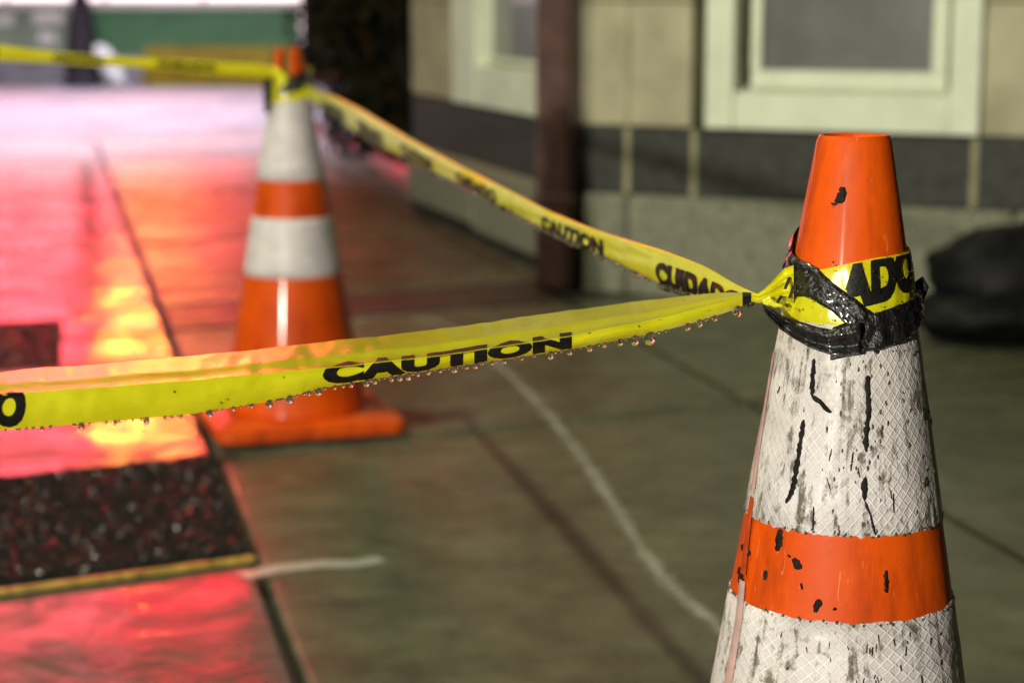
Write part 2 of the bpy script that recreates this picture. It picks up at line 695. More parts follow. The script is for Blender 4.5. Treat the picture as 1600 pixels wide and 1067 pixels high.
def make_cone(loc, rz, slit, c1, c2, sheet, seed, base_rz=0.0, wav=.0012):
    root = empty('traffic_cone', loc, 0)
    v, f, uv = cone_body(slit)
    b = put('body', mesh_of(v, f, True, uv), M['orange'], root)
    shade_by_angle(b, 50)
    b.rotation_euler = (0, 0, rz)
    if slit:
        md = b.modifiers.new('thickness', 'SOLIDIFY')
        md.thickness = .002
    v, f = cone_base()
    bs = put('base', mesh_of(v, f), M['orange'], root)
    shade_by_angle(bs, 35)
    bs.rotation_euler = (0, 0, base_rz)
    t = MB()
    for i in range(7):
        for s in (0, 1):
            q = -.19 + i * .0575
            if s == 0:
                t.box((q, -.200, .0), (.035, 0, 0), (0, .40, 0), (0, 0, .0102))
    t.box((-.2, -.2, .004), (.4, 0, 0), (0, .4, 0), (0, 0, .006))
    tr = t.build('rubber_tread', M['rubber'], bs)
    for z0, z1, k in ((c1[0], c1[1], 1), (c2[0], c2[1], 2)):
        put('reflective_collar', collar(z0, z1, .0011, wav, seed + k), M[sheet], root)
    return root


NEAR = Vector((.2768, 1.557, 0))
FAR = Vector((-.522, 4.54, 0))
near_rz = -math.atan2(NEAR.x, NEAR.y)      # angle 0 of the lathe turned towards the camera
far_rz = -math.atan2(FAR.x, FAR.y)


def cone_hit(px, py, base, off=0.0):
    """pixel -> point on a cone's surface as (angle from the camera-facing line, height); None off the cone"""
    d = ray(px, py)
    o = CAMP - base
    k0 = R_TOP + off + R_SLOPE * CONE_H
    # x^2+y^2 = (k0 - s z)^2
    s = R_SLOPE
    A = d.x ** 2 + d.y ** 2 - (s * d.z) ** 2
    m = k0 - s * o.z
    B = 2 * (o.x * d.x + o.y * d.y + s * d.z * m)
    C = o.x ** 2 + o.y ** 2 - m * m
    disc = B * B - 4 * A * C
    if disc < 0:
        t = -B / (2 * A)
    else:
        t = (-B - math.sqrt(disc)) / (2 * A)
    q = o + d * t
    rz = -math.atan2(base.x, base.y)
    lx = q.x * math.cos(-rz) - q.y * math.sin(-rz)
    ly = q.x * math.sin(-rz) + q.y * math.cos(-rz)
    return math.atan2(lx, -ly), q.z


def cone_pt(a, z, base, off):
    """(angle, height) -> local point of the cone thing"""
    rz = -math.atan2(base.x, base.y)
    r_ = cone_r(z) + off
    x, y = r_ * math.sin(a), -r_ * math.cos(a)
    return Vector((x * math.cos(rz) - y * math.sin(rz), x * math.sin(rz) + y * math.cos(rz), z))


def zpx(py, base, px=None):
    """height on the camera-facing line of a cone at pixel row py"""
    lo, hi = 0.02, .9
    for _ in range(40):
        mid = (lo + hi) / 2
        q = cone_pt(0, mid, base, 0) + base
        rel = q - CAMP
        yc = rel.y * _cp - rel.z * _sp
        up = rel.y * _sp + rel.z * _cp
        if CY - F_PX * up / yc > py:
            lo = mid
        else:
            hi = mid
    return (lo + hi) / 2


near = make_cone(NEAR, near_rz, False, (zpx(839, NEAR), .79), (zpx(1090, NEAR) - .06, zpx(972, NEAR)), 'sheet_near', 11, R(12))
tag(near, 'dirty orange traffic cone with peeling white collars, tape knotted round it, in the right foreground', 'traffic cone', 'traffic cones on the pavement')
far = make_cone(FAR, far_rz, True, (zpx(284, FAR), zpx(150, FAR)), (zpx(436, FAR), zpx(343, FAR)), 'sheet_far', 23, R(17.8), .0005)
tag(far, 'blurred whole traffic cone with slit tip and cleaner white collars, on square orange base', 'traffic cone', 'traffic cones on the pavement')
# ---- ridge where the far collar overlaps itself
rg = MB()
zz = zpx(262, FAR)
rg.tube([cone_pt(a, zz + .004 * math.sin(a * 3), FAR, .002) for a in [x * .1 - 1.5 for x in range(31)]], .0022, 6)
rg.build('collar_ridge', M['sheet_far'], far, True)


# ---- scuffs on the near cone
def scuffs(marks, base, off):
    mb = MB()
    for pts, w in marks:
        # resample
        L = []
        for (x0, y0), (x1, y1) in zip(pts, pts[1:]):
            k = max(2, int(math.hypot(x1 - x0, y1 - y0) / 4))
            L += [(lerp(x0, x1, i / k), lerp(y0, y1, i / k)) for i in range(k)]
        L.append(pts[-1])
        vs = []
        for i, (x, y) in enumerate(L):
            x0, y0 = L[max(i - 1, 0)]
            x1, y1 = L[min(i + 1, len(L) - 1)]
            dx, dy = x1 - x0, y1 - y0
            q = math.hypot(dx, dy) or 1
            nx, ny = -dy / q, dx / q
            e = min(1, .45 + min(i, len(L) - 1 - i) * .4)
            for s in (-1, -.33, .33, 1):
                ww = w * .5 * e * random.uniform(.6, 1.3) * s
                a, z = cone_hit(x + nx * ww, y + ny * ww, base)
                vs.append(cone_pt(a, z, base, off if abs(s) < .9 else off * .6))
        n = len(L)
        mb.add(vs, [(i * 4 + k, i * 4 + k + 1, i * 4 + k + 5, i * 4 + k + 4) for i in range(n - 1) for k in range(3)])
    return mb


rnd = random.Random(5)
marks = [([(1273, 560), (1271, 590), (1270, 618)], 8), ([(1270, 618), (1285, 630), (1299, 644)], 8),
         ([(1257, 655), (1252, 690), (1247, 725), (1240, 765), (1230, 785)], 8), ([(1355, 586), (1357, 640), (1352, 690), (1353, 705)], 9),
         ([(1352, 745), (1350, 780)], 11), ([(1350, 780), (1360, 805), (1367, 835)], 4), ([(1272, 790), (1271, 832)], 3),
         ([(1220, 826), (1216, 860)], 11), ([(1280, 935), (1274, 955)], 12), ([(1383, 890), (1384, 925)], 7),
         ([(1198, 890), (1196, 905)], 7), ([(1240, 872), (1252, 888)], 12), ([(1162, 850), (1172, 868)], 13), ([(1158, 885), (1160, 915)], 8),
         ([(1318, 292), (1316, 305), (1306, 316)], 15), ([(1300, 318), (1308, 320)], 6), ([(1333, 705), (1329, 735)], 3),
         ([(1252, 910), (1254, 920)], 5), ([(1303, 948), (1306, 952)], 8), ([(1232, 866), (1236, 870)], 5),
         ([(1300, 700), (1296, 720)], 2.5), ([(1340, 730), (1343, 745)], 3), ([(1394, 770), (1395, 800)], 2), ([(1292, 745), (1298, 765)], 2)]
for k in range(45):      # small chips over the sheeting, denser towards the right
    x = 1190 + 285 * rnd.random() ** .75
    y = rnd.choice((rnd.uniform(560, 835), rnd.uniform(985, 1066)))
    l = rnd.uniform(3, 16)
    marks.append(([(x, y), (x + rnd.uniform(-2.5, 2.5), y + l)], rnd.uniform(1, 2.6)))
sc = scuffs(marks, NEAR, .0021).build('black_scuff', M['tar'], near)
tag(sc, 'black scuffs and cracks on the near cone', kind='stuff')
# tar beads clinging to the lower edges of the collars
M['grit'] = simple('olive_grit', (.075, .066, .036), .5, .5, 120, .3, 300, coat=.5, coat_rough=.1)
gb = MB()


def blob(mb, c, r_, sq=1.0):
    vs = []
    for k in range(3):
        ph = (-.9, 0, .9)[k]
        for j in range(6):
            a = j * math.pi / 3 + k * .5
            vs.append(Vector((math.cos(a) * math.cos(ph), math.sin(a) * math.cos(ph), math.sin(ph) * sq)) * r_ * random.uniform(.8, 1.15) + c)
    vs += [c + Vector((0, 0, -r_ * sq)), c + Vector((0, 0, r_ * sq))]
    fs = [(k * 6 + j, k * 6 + (j + 1) % 6, k * 6 + 6 + (j + 1) % 6, k * 6 + 6 + j) for k in range(2) for j in range(6)]
    fs += [(18, (j + 1) % 6, j) for j in range(6)] + [(19, 12 + j, 12 + (j + 1) % 6) for j in range(6)]
    mb.add(vs, fs)


for row in (839, 972):
    z0 = zpx(row, NEAR)
    a = -1.7
    while a < 1.7:
        a += rnd.expovariate(1 / .06) + .012
        blob(gb, cone_pt(a, z0 + rnd.uniform(-.001, .002) + (.001 if row == 839 else -.0015), NEAR, .0009), rnd.uniform(.0005, .0017))
for k in range(70):
    a = rnd.choice((rnd.gauss(.9, .35), rnd.gauss(-.15, .12), rnd.gauss(.25, .1)))
    if abs(a) < 1.6:
        blob(gb, cone_pt(a, rnd.uniform(zpx(835, NEAR), zpx(560, NEAR)), NEAR, .0014), rnd.uniform(.0005, .0012), 2.2)
tag(gb.build('grit_beads', M['grit'], near), 'specks of grit along the collar edges', kind='stuff')
# seam of the wrapped sheeting on the left flank
M['seam_orange'] = simple('dark_orange_seam', (.42, .050, .010), .4, .3, 60, .1)
for ya, yb, mt in ((570, 798, 'seam'), (806, 930, 'seam_orange'), (940, 1130, 'seam')):
    vs, fs = [], []
    N = 20
    for i in range(N + 1):
        y = lerp(ya, yb, i / N)
        z = zpx(y, NEAR)
        ac = lerp(-1.42, -1.02, min(1, max(0, (y - 560) / 440)))
        for da in (-.06, -.03, .03, .06):
            vs.append(cone_pt(ac + da, z, NEAR, .0026 if abs(da) < .05 else .0019))
    fs = [(i * 4 + k, i * 4 + k + 1, i * 4 + k + 5, i * 4 + k + 4) for i in range(N) for k in range(3)]
    put('collar_seam', mesh_of(vs, fs, True), M[mt], near)


# ================================================================== lettering
def text_mesh(s, bold=.075):
    cu = bpy.data.curves.new('lettering', 'FONT')
    cu.body = s
    cu.size = 1
    cu.offset = bold
    cu.space_character = 1.08
    cu.resolution_u = 4
    o = bpy.data.objects.new('lettering', cu)
    COL.objects.link(o)
    bpy.context.view_layer.update()
    me = bpy.data.meshes.new_from_object(o.evaluated_get(bpy.context.evaluated_depsgraph_get()))
    bpy.data.objects.remove(o)
    bpy.data.curves.remove(cu)
    me.materials.clear()
    xs = [v.co.x for v in me.vertices]
    ys = [v.co.y for v in me.vertices]
    x0, x1, y0, y1 = min(xs), max(xs), min(ys), max(ys)
    bm = bmesh.new()
    bm.from_mesh(me)
    bpy.data.meshes.remove(me)
    for v in bm.verts:
        v.co.x = (v.co.x - x0) / (x1 - x0)
        v.co.y = (v.co.y - y0) / (y1 - y0)
    for k in range(1, 70):
        g = bm.verts[:] + bm.edges[:] + bm.faces[:]
        bmesh.ops.bisect_plane(bm, geom=g, dist=1e-6, plane_co=(k / 70, 0, 0), plane_no=(1, 0, 0))
    for k in range(1, 40):
        g = bm.verts[:] + bm.edges[:] + bm.faces[:]
        bmesh.ops.bisect_plane(bm, geom=g, dist=1e-6, plane_co=(0, k / 40, 0), plane_no=(0, 1, 0))
    bmesh.ops.triangulate(bm, faces=bm.faces[:])
    bm.verts.index_update()
    vs = [v.co.copy() for v in bm.verts]
    fs = [tuple(v.index for v in f.verts) for f in bm.faces]
    bm.free()
    return vs, fs


WORDS = {w: text_mesh(w) for w in ('CAUTION', 'CUIDADO')}


def print_word(word, fn, parent, name='lettering'):
    vs, fs = WORDS[word]
    return put(name, mesh_of([fn(v.x, v.y) for v in vs], fs), M['ink'], parent)


# ================================================================== caution tapes
class Tape:
    """ribbon laid between two depths; its edges follow pixel curves whose depth is linear along the real line"""
    def __init__(self, xa, da, xb, db, wig=0.0, seed=0):
        self.xa, self.ia, self.xb, self.ib = xa, 1 / da, xb, 1 / db
        self.wig, self.seed = wig, seed

    def depth(self, px):
        return 1 / lerp(self.ia, self.ib, (px - self.xa) / (self.xb - self.xa))

    def len_of(self, px):
        """fraction along the real line"""
        d = self.depth(px)
        da, db = 1 / self.ia, 1 / self.ib
        return (d - da) / (db - da) if abs(db - da) > 1e-6 else (px - self.xa) / (self.xb - self.xa)

    def px_at(self, f):
        lo, hi = 0.0, 1.0
        for _ in range(40):
            m = (lo + hi) / 2
            if self.len_of(lerp(self.xa, self.xb, m)) < f:
                lo = m
            else:
                hi = m
        return lerp(self.xa, self.xb, (lo + hi) / 2)


def grid_mesh(fn, us, vs_):
    V = [fn(u, v) for u in us for v in vs_]
    n = len(vs_)
    Fc = [(i * n + k, i * n + k + 1, (i + 1) * n + k + 1, (i + 1) * n + k) for i in range(len(us) - 1) for k in range(n - 1)]
    return mesh_of(V, Fc, True)


# ---- the near tape: V-folded, upper leaf lying back almost level
BACK = [(-260, 607), (0, 582), (33, 578), (260, 560), (440, 542), (520, 533), (696, 513), (866, 488), (1060, 463), (1120, 458), (1156, 456), (1176, 459)]
FOLD = [(-260, 633), (0, 616), (33, 613), (195, 602), (357, 589), (487, 576), (672, 557), (866, 529), (983, 507), (1080, 485), (1156, 464), (1176, 462)]
BOTT = [(-260, 690), (0, 672), (130, 662), (300, 647), (440, 624), (502, 606), (672, 579), (893, 546), (1021, 521), (1100, 500), (1156, 481), (1176, 472)]
T1 = Tape(1176, 1.525, -260, 1.30)


def near_tape(px, t, off=0.0):
    """t 0 bottom edge .. 0.5 fold .. 1 back edge"""
    d = T1.depth(px)
    b = at(px, smooth_y(BOTT, px, 30), d + .004)
    f = at(px, smooth_y(FOLD, px, 30), d)
    shr = min(1, max(.12, (1190 - px) / 190))
    k = at(px, smooth_y(BACK, px, 30), d + .112 * shr)
    if t < .5:
        s = t / .5
        q = lerp(b, f, s)
        bulge = math.sin(math.pi * s) * .0035 * shr
        q = q + Vector((0, -1, .15)) * bulge
        nrm = Vector((0, -1, .1))
        e = max(0, (s - .8) / .2)
        q = q + Vector((0, .0012, -.0009)) * e * e * shr
    else:
        s = (t - .5) / .5
        q = lerp(f, k, s)
        q = q + Vector((0, 0, -.0030 * math.sin(math.pi * min(1, s / .42)) * shr))
        nrm = Vector((0, -.25, 1))
    bl = min(1, max(0, (t - .40) / .2))
    nrm = lerp(Vector((0, -1, .1)), Vector((0, -.25, 1)), bl)
    w = mnoise.noise(Vector((px * .012, t * 2.2, 3))) * .0016 + mnoise.noise(Vector((px * .05, t * 4, 9))) * .0005
    q = q + nrm * (w * shr + off)
    return q


us = [-260 + i * 6 for i in range(int((1176 + 260) / 6) + 1)]
tv = [i / 56 for i in range(57)]
tape1 = put('caution_tape', grid_mesh(near_tape, us, tv), M['tape'])
tag(tape1, 'folded yellow caution tape hung with water drops, stretched across the foreground', 'caution tape', 'caution tapes strung between cones')


def t1_word(word, x0, x1, t0=.03, t1=.63):
    f0, f1 = T1.len_of(x0), T1.len_of(x1)
    lo, hi = (x0, x1)

    def fn(u, v):
        px = T1.px_at(lerp(f0, f1, u)) if abs(T1.ia - T1.ib) > 1e-6 else lerp(x0, x1, u)
        return near_tape(px, lerp(t0, t1, v), .0006)
    return print_word(word, fn, tape1)


t1_word('CAUTION', 505, 893)
t1_word('CUIDADO', -255, 42, .03, .60)
# black band printed just before the knot
us2 = [1160 + i * 2 for i in range(9)]
put('printed_bar', grid_mesh(lambda u, v: near_tape(u, v, .0008), us2, [i / 20 for i in range(21)]), M['ink'], tape1)

# ---- the receding tape between the two cones
TOP2 = [(470, 132), (484, 140), (535, 158), (630, 214), (720, 263), (778, 291), (855, 331), (945, 366), (1035, 392), (1100, 416), (1150, 446), (1180, 458)]
BOT2 = [(470, 146), (495, 158), (544, 197), (630, 245), (715, 282), (774, 313), (846, 353), (940, 395), (1035, 443), (1100, 462), (1150, 474), (1180, 470)]
T2 = Tape(1180, 1.528, 470, 4.56)


def far_tape(px, t, off=0.0):
    """t -0.35 back leaf .. 0 bottom .. 1 top .. 1.35 back leaf"""
    d = T2.depth(px)
    tt = min(1, max(0, t))
    gr = min(1, max(0, (1150 - px) / 120))
    b = at(px, smooth_y(BOT2, px, 22) + 3.5 * gr, d)
    f = at(px, smooth_y(TOP2, px, 22) - 2 * gr, d + .012 * gr)
    q = lerp(b, f, tt)
    side = Vector((-.93, -.36, .12))
    h = (f - b).length
    bul = math.sin(math.pi * tt) * h * .07
    q = q + side * (bul + off)
    w = mnoise.noise(Vector((d * 7, t * 1.6, 21))) * .003 + mnoise.noise(Vector((d * 31, t * 4, 5))) * .0007
    q = q + side * w * min(1, h / .02)
    if t > 1:
        q = q - side * (t - 1) * h + Vector((0, 0, -.3)) * (t - 1) * h
    if t < 0:
        q = q + side * t * h * .6 + Vector((0, 0, .25)) * (-t) * h
    return q


us = [T2.px_at(i / 220) for i in range(221)]
tv = [-.35, -.2, -.08] + [i / 14 for i in range(15)] + [1.08, 1.2, 1.35]
tape2 = put('caution_tape', grid_mesh(far_tape, us, tv), M['tape'])
tag(tape2, 'yellow caution tape running back from the near cone up to the blurred far cone', 'caution tape', 'caution tapes strung between cones')


def t2_word(word, x0, x1, t0=-.05, t1=.66):
    f0, f1 = T2.len_of(x0), T2.len_of(x1)

    def fn(u, v):
        return far_tape(T2.px_at(lerp(f1, f0, 1 - u)), lerp(t0, t1, v), .0009)
    return print_word(word, fn, tape2)


for i, (a, b) in enumerate(((1030, 1164), (848, 944), (714, 778), (628, 676), (560, 602), (503, 538))):
    t2_word(('CUIDADO', 'CAUTION')[i % 2], a, b)

# ---- tape leaving the far cone to the left
TOP3 = [(-120, 64), (0, 71), (84, 82), (168, 88), (246, 92), (339, 98), (420, 101), (440, 112)]
BOT3 = [(-120, 90), (0, 95), (81, 99), (168, 104), (246, 108), (339, 116), (420, 122), (440, 126)]
T3 = Tape(440, 4.50, -120, 4.25)


def left_tape(px, t, off=0.0):
    d = T3.depth(px)
    b = at(px, smooth_y(BOT3, px, 16), d)
    f = at(px, smooth_y(TOP3, px, 16), d)
    q = lerp(b, f, t)
    w = mnoise.noise(Vector((px * .02, t * 2, 33))) * .004
    return q + Vector((0, -1, .1)) * (math.sin(math.pi * t) * .004 + w + off)


us = [-120 + i * 5 for i in range(113)]
tape3 = put('caution_tape', grid_mesh(left_tape, us, [i / 8 for i in range(9)]), M['tape'])
tag(tape3, 'blurred yellow caution tape running left from the top of the far cone', 'caution tape', 'caution tapes strung between cones')
for a, b, w in ((84, 162, 'CAUTION'), (246, 338, 'CUIDADO'), (-75, -2, 'CUIDADO')):
    print_word(w, lambda u, v, a=a, b=b: left_tape(lerp(a, b, u), lerp(.16, .84, v), .002), tape3)

# ---- the tape's knot and wraps on the near cone
kn = MB()
knot_pts = [(1174, 465, 1.526, 7), (1184, 466, 1.527, 8), (1194, 462, 1.528, 11), (1204, 458, 1.530, 17), (1214, 453, 1.533, 24), (1226, 447, 1.536, 30), (1240, 444, 1.530, 32)]


def ruffle(rows, folds, seed):
    vs, fs = [], []
    m = 16
    for (x, y, d, h) in rows:
        for k in range(m + 1):
            s = k / m * 2 - 1
            z = math.sin(s * folds * 3.1 + seed) * .0035 * (h / 20)
            vs.append(at(x, y + s * h * (.9 + .1 * math.cos(s * 5)), d - .003 + z))
    for i in range(len(rows) - 1):
        for k in range(m):
            fs.append((i * (m + 1) + k, i * (m + 1) + k + 1, (i + 1) * (m + 1) + k + 1, (i + 1) * (m + 1) + k))
    return vs, fs


def densify(rows, k=4):
    out = []
    for a, b in zip(rows, rows[1:]):
        for i in range(k):
            out.append(tuple(lerp(p, q, i / k) for p, q in zip(a, b)))
    out.append(rows[-1])
    return out


wrap = empty('tape_wrap', NEAR)
tag(wrap, 'knotted yellow and black tape wound round the neck of the near cone', 'tape wrap')
wl = -NEAR


def to_local(vs):
    return [Vector(v) - NEAR for v in vs]


v, f = ruffle(densify(knot_pts), 2.2, .4)
put('knot', mesh_of(to_local(v), f, True), M['tape'], wrap)
v, f = ruffle(densify([(1192, 474, 1.522, 5), (1203, 470, 1.521, 8), (1210, 476, 1.519, 5), (1222, 478, 1.518, 2)]), 1.6, 1.7)
put('knot', mesh_of(to_local(v), f, True), M['tape'], wrap)


def band(top, bot, off, a_ext=None, rows=10, rough=.0, seed=0, curve=None):
    """patch on the cone between two pixel polylines; a_ext = (z_top, z_bot) continues it round the back"""
    tp = [cone_hit(x, y, NEAR, off) for x, y in top]
    bp = [cone_hit(x, y, NEAR, off) for x, y in bot]
    lo = min(tp[0][0], bp[0][0])
    hi = max(tp[-1][0], bp[-1][0])
    if a_ext:
        (l0, l1), (h0, h1), a0, a1 = a_ext
        if a0 is not None:
            tp.insert(0, (a0, l0)); bp.insert(0, (a0, l1)); lo = a0
        if a1 is not None:
            tp.append((a1, h0)); bp.append((a1, h1)); hi = a1
    n = max(12, int((hi - lo) / .035))
    vs = []
    for i in range(n + 1):
        a = lerp(lo, hi, i / n)
        zt, zb = smooth_y(tp, a, .06), smooth_y(bp, a, .06)
        for k in range(rows + 1):
            s = k / rows
            zz = lerp(zb, zt, s)
            o = off + rough * (mnoise.noise(Vector((a * 6, s * 3, seed))) + .5 * mnoise.noise(Vector((a * 17, s * 7, seed + 3))))
            if k in (0, rows):
                o -= off * .35
            vs.append(cone_pt(a, zz, NEAR, max(.0015, o)))
    m = rows + 1
    fs = [(i * m + k, (i + 1) * m + k, (i + 1) * m + k + 1, i * m + k + 1) for i in range(n) for k in range(rows)]
    return mesh_of(vs, fs, True), (tp, bp)


W_TOP = [(1243, 432), (1262, 424), (1290, 420), (1330, 411), (1370, 403), (1410, 396), (1420, 393)]
W_BOT = [(1222, 492), (1240, 499), (1270, 505), (1300, 508), (1325, 510), (1370, 500), (1410, 486), (1428, 474)]
me, (wt, wb) = band(W_TOP, W_BOT, .0030, ((.805, .775), (.815, .783), -3.0, 3.0), 12, .0010, 2)
yw = put('yellow_wrap', me, M['tape'], wrap)


def wrap_letters(u, v):
    a = lerp(-1.55, 1.24, u) + .0
    zt = smooth_y(wt, a, .06)
    zb = smooth_y(wb, a, .06)
    z = min(zb + .0125 + v * .040, zt - .0006)
    return cone_pt(a, z, NEAR, .0048)


# only the last letters of the word show right of the black strap
vs, fs = WORDS['CUIDADO']
keep = [fc for fc in fs if min(vs[i].x for i in fc) > .53]
vv = [wrap_letters(v.x, v.y) for v in vs]
put('lettering', mesh_of(vv, keep), M['ink'], yw)

B1_TOP = [(1238, 402), (1252, 408), (1275, 419), (1305, 446), (1335, 466), (1370, 492)]
B1_BOT = [(1222, 474), (1235, 464), (1255, 464), (1275, 473), (1300, 488), (1322, 508), (1350, 535)]
me, _ = band(B1_TOP, B1_BOT, .0062, ((.835, .79), (0, 0), -2.4, None), 12, .0022, 4)
put('black_strap', me, M['duct'], wrap)
B2_TOP = [(1300, 512), (1335, 500), (1370, 489), (1405, 478), (1432, 466)]
B2_BOT = [(1305, 562), (1330, 556), (1352, 551), (1390, 545), (1418, 533), (1436, 512)]
me, _ = band(B2_TOP, B2_BOT, .0068, ((0, 0), (.79, .765), None, 2.6), 12, .0024, 6)
put('black_strap', me, M['duct'], wrap)
# loose loop hanging from the knot
lo = [(1192, 478, 4), (1203, 488, 8), (1220, 502, 12), (1242, 516, 15), (1268, 527, 18), (1295, 534, 20), (1318, 533, 25), (1345, 528, 26)]
rows = []
for i, (x, y, h) in enumerate(densify([(a, b, c) for a, b, c in lo], 5)):
    s = i / 35
    y = y
    a, z = cone_hit(max(x, 1222), y, NEAR, .010)
    q = cone_pt(a, z, NEAR, .0105) + NEAR
    d = q.y if x > 1222 else 1.522 + .0
    if x < 1250:
        t_ = max(0, (x - 1192) / 58)
        d = lerp(1.520, q.y if x > 1222 else 1.520, t_ * t_)
    rows.append((x, y, d, h))
v, f = ruffle(rows, 1.1, .2)
o = put('black_strap', mesh_of(to_local(v), f, True), M['duct'], wrap)
md = o.modifiers.new('thickness', 'SOLIDIFY')
md.thickness = .0012
# torn tab sticking out on the right
tb = MB()
tabp = [(1430, 440), (1440, 430), (1448, 446), (1445, 458), (1439, 474), (1431, 466)]
vs = [at(x, y, 1.56) for x, y in tabp] + [at(x, y, 1.563) for x, y in tabp]
for v_, dz in zip(vs, (0, -.004, -.009, -.006, -.004, 0) * 2):
    v_.y += dz
tb.add(to_local(vs), [(0, 1, 2, 3, 4, 5), (11, 10, 9, 8, 7, 6)] + [(i, i + 6, (i + 1) % 6 + 6, (i + 1) % 6) for i in range(6)])
tb.build('torn_tab', M['duct'], wrap)
# printed bars on the flared knot
for (x0, x1, ya, yb) in ((1224, 1231, 433, 452), (1231, 1238, 446, 466), (1212, 1218, 462, 474)):
    m_ = MB()
    vs = [at(x0, yb, 1.522), at(x0 + 5, yb, 1.5215), at(x1 + 6, ya, 1.5205), at(x1, ya, 1.521)]
    m_.add(to_local(vs), [(0, 1, 2, 3)])
    m_.build('printed_bar', M['ink'], wrap)

# ---- wrap on the far cone
wrap2 = empty('tape_wrap', FAR)
tag(wrap2, 'yellow and black tape wound under the slit tip of the far cone', 'tape wrap')


def far_band(z0, z1, a0, a1, off, tilt, mat, name):
    vs = []
    n = 48
    for i in range(n + 1):
        a = lerp(a0, a1, i / n)
        for k in range(7):
            z = lerp(z0, z1, k / 6) + tilt * math.sin(a) + .004 * mnoise.noise(Vector((a * 3, k * .2, off * 900)))
            vs.append(cone_pt(a, z, FAR, off + .003 * abs(mnoise.noise(Vector((a * 5, k, 7))))))
    fs = [(i * 7 + k, (i + 1) * 7 + k, (i + 1) * 7 + k + 1, i * 7 + k + 1) for i in range(n) for k in range(6)]
    return put(name, mesh_of(vs, fs, True), mat, wrap2)


far_band(zpx(158, FAR), zpx(122, FAR), -3.1, 3.1, .004, .006, M['tape'], 'yellow_wrap')
far_band(zpx(146, FAR), zpx(118, FAR), -.45, 3.0, .009, .012, M['duct'], 'black_strap')
far_band(zpx(165, FAR), zpx(115, FAR), -2.4, -.95, .009, .004, M['duct'], 'black_strap')
for (pts, mat) in (([(424, 104, 4.50, 5), (432, 112, 4.485, 8), (440, 124, 4.475, 9), (437, 136, 4.475, 5)], 'tape'),
                   ([(470, 96, 4.56, 4), (480, 108, 4.565, 8), (478, 122, 4.56, 5)], 'tape'),
                   ([(421, 112, 4.49, 5), (417, 132, 4.49, 7), (418, 155, 4.49, 6), (416, 178, 4.495, 3)], 'duct')):
    vs = []
    for (x, y, d, h) in densify(pts, 4):
        for k in range(5):
            s = k / 2 - 1
            vs.append(at(x + s * h, y, d + .006 * math.cos(s * 2)) - FAR)
    n = len(vs) // 5
    put('loose_end', mesh_of(vs, [(i * 5 + k, i * 5 + k + 1, (i + 1) * 5 + k + 1, (i + 1) * 5 + k) for i in range(n - 1) for k in range(4)], True), M[mat], wrap2)


# ================================================================== water drops
def drop_mesh(r_):
    prof = [(0, -1.25), (.42, -1.16), (.76, -.92), (.96, -.5), (1.0, -.08), (.9, .3), (.7, .62), (.5, .85), (.42, 1.0), (0, 1.02)]
    n = 14
    vs, fs = [], []
    for rr, z in prof[1:-1]:
        for k in range(n):
            a = 2 * math.pi * k / n
            vs.append((rr * r_ * math.cos(a), rr * r_ * math.sin(a), z * r_))
    m = len(prof) - 2
    for i in range(m - 1):
        for k in range(n):
            fs.append((i * n + k, i * n + (k + 1) % n, (i + 1) * n + (k + 1) % n, (i + 1) * n + k))
    vs += [(0, 0, prof[0][1] * r_), (0, 0, prof[-1][1] * r_)]
    fs += [(m * n, (k + 1) % n, k) for k in range(n)] + [(m * n + 1, (m - 1) * n + k, (m - 1) * n + (k + 1) % n) for k in range(n)]
    return mesh_of(vs, fs, True)


DM = drop_mesh(1.0)
DM.materials.append(M['water'])
drops = [(860, 2.2), (890, 2.5), (921, 2.9), (944, 1.8), (969, 2.4), (992, 2.6), (1015, 4.0), (1074, 2.4), (1093, 2.6), (1117, 2.7), (1152, 2.8),
         (453, 2.4), (483, 1.6), (498, 2.7), (523, 1.7), (536, 2.0), (549, 1.6), (573, 2.9), (586, 1.8), (612, 1.9), (625, 2.1), (638, 2.1),
         (653, 1.4), (669, 2.2), (688, 2.0), (710, 2.0), (729, 2.1), (743, 2.2), (769, 2.0), (788, 2.2), (815, 1.7),
         (127, 2.0), (229, 2.5), (283, 1.5), (328, 2.1), (393, 1.6), (421, 2.6), (66, 1.4), (180, 1.3), (365, 1.4)]
for px, r_ in drops:
    q = near_tape(px, 0.0)
    r_ *= .0011 * random.uniform(.7, 1.25) * T1.depth(px) / 1.5
    o = put('water_drop', DM)
    o.location = q + Vector((0, -.0005, -r_ * .62))
    o.scale = (r_, r_, r_ * random.uniform(.95, 1.2))
    o.rotation_euler = (0, 0, random.uniform(0, 6))
    where = ('below the printed word' if 500 < px < 895 else 'between the printed word and the near cone' if px > 895 else 'left of the printed word')
    tag(o, 'largest water drop on the foreground tape, right of the printed word' if px == 1015 else 'clear water drop hanging from the foreground tape ' + where, 'water drop', 'drops hanging from the foreground tape')

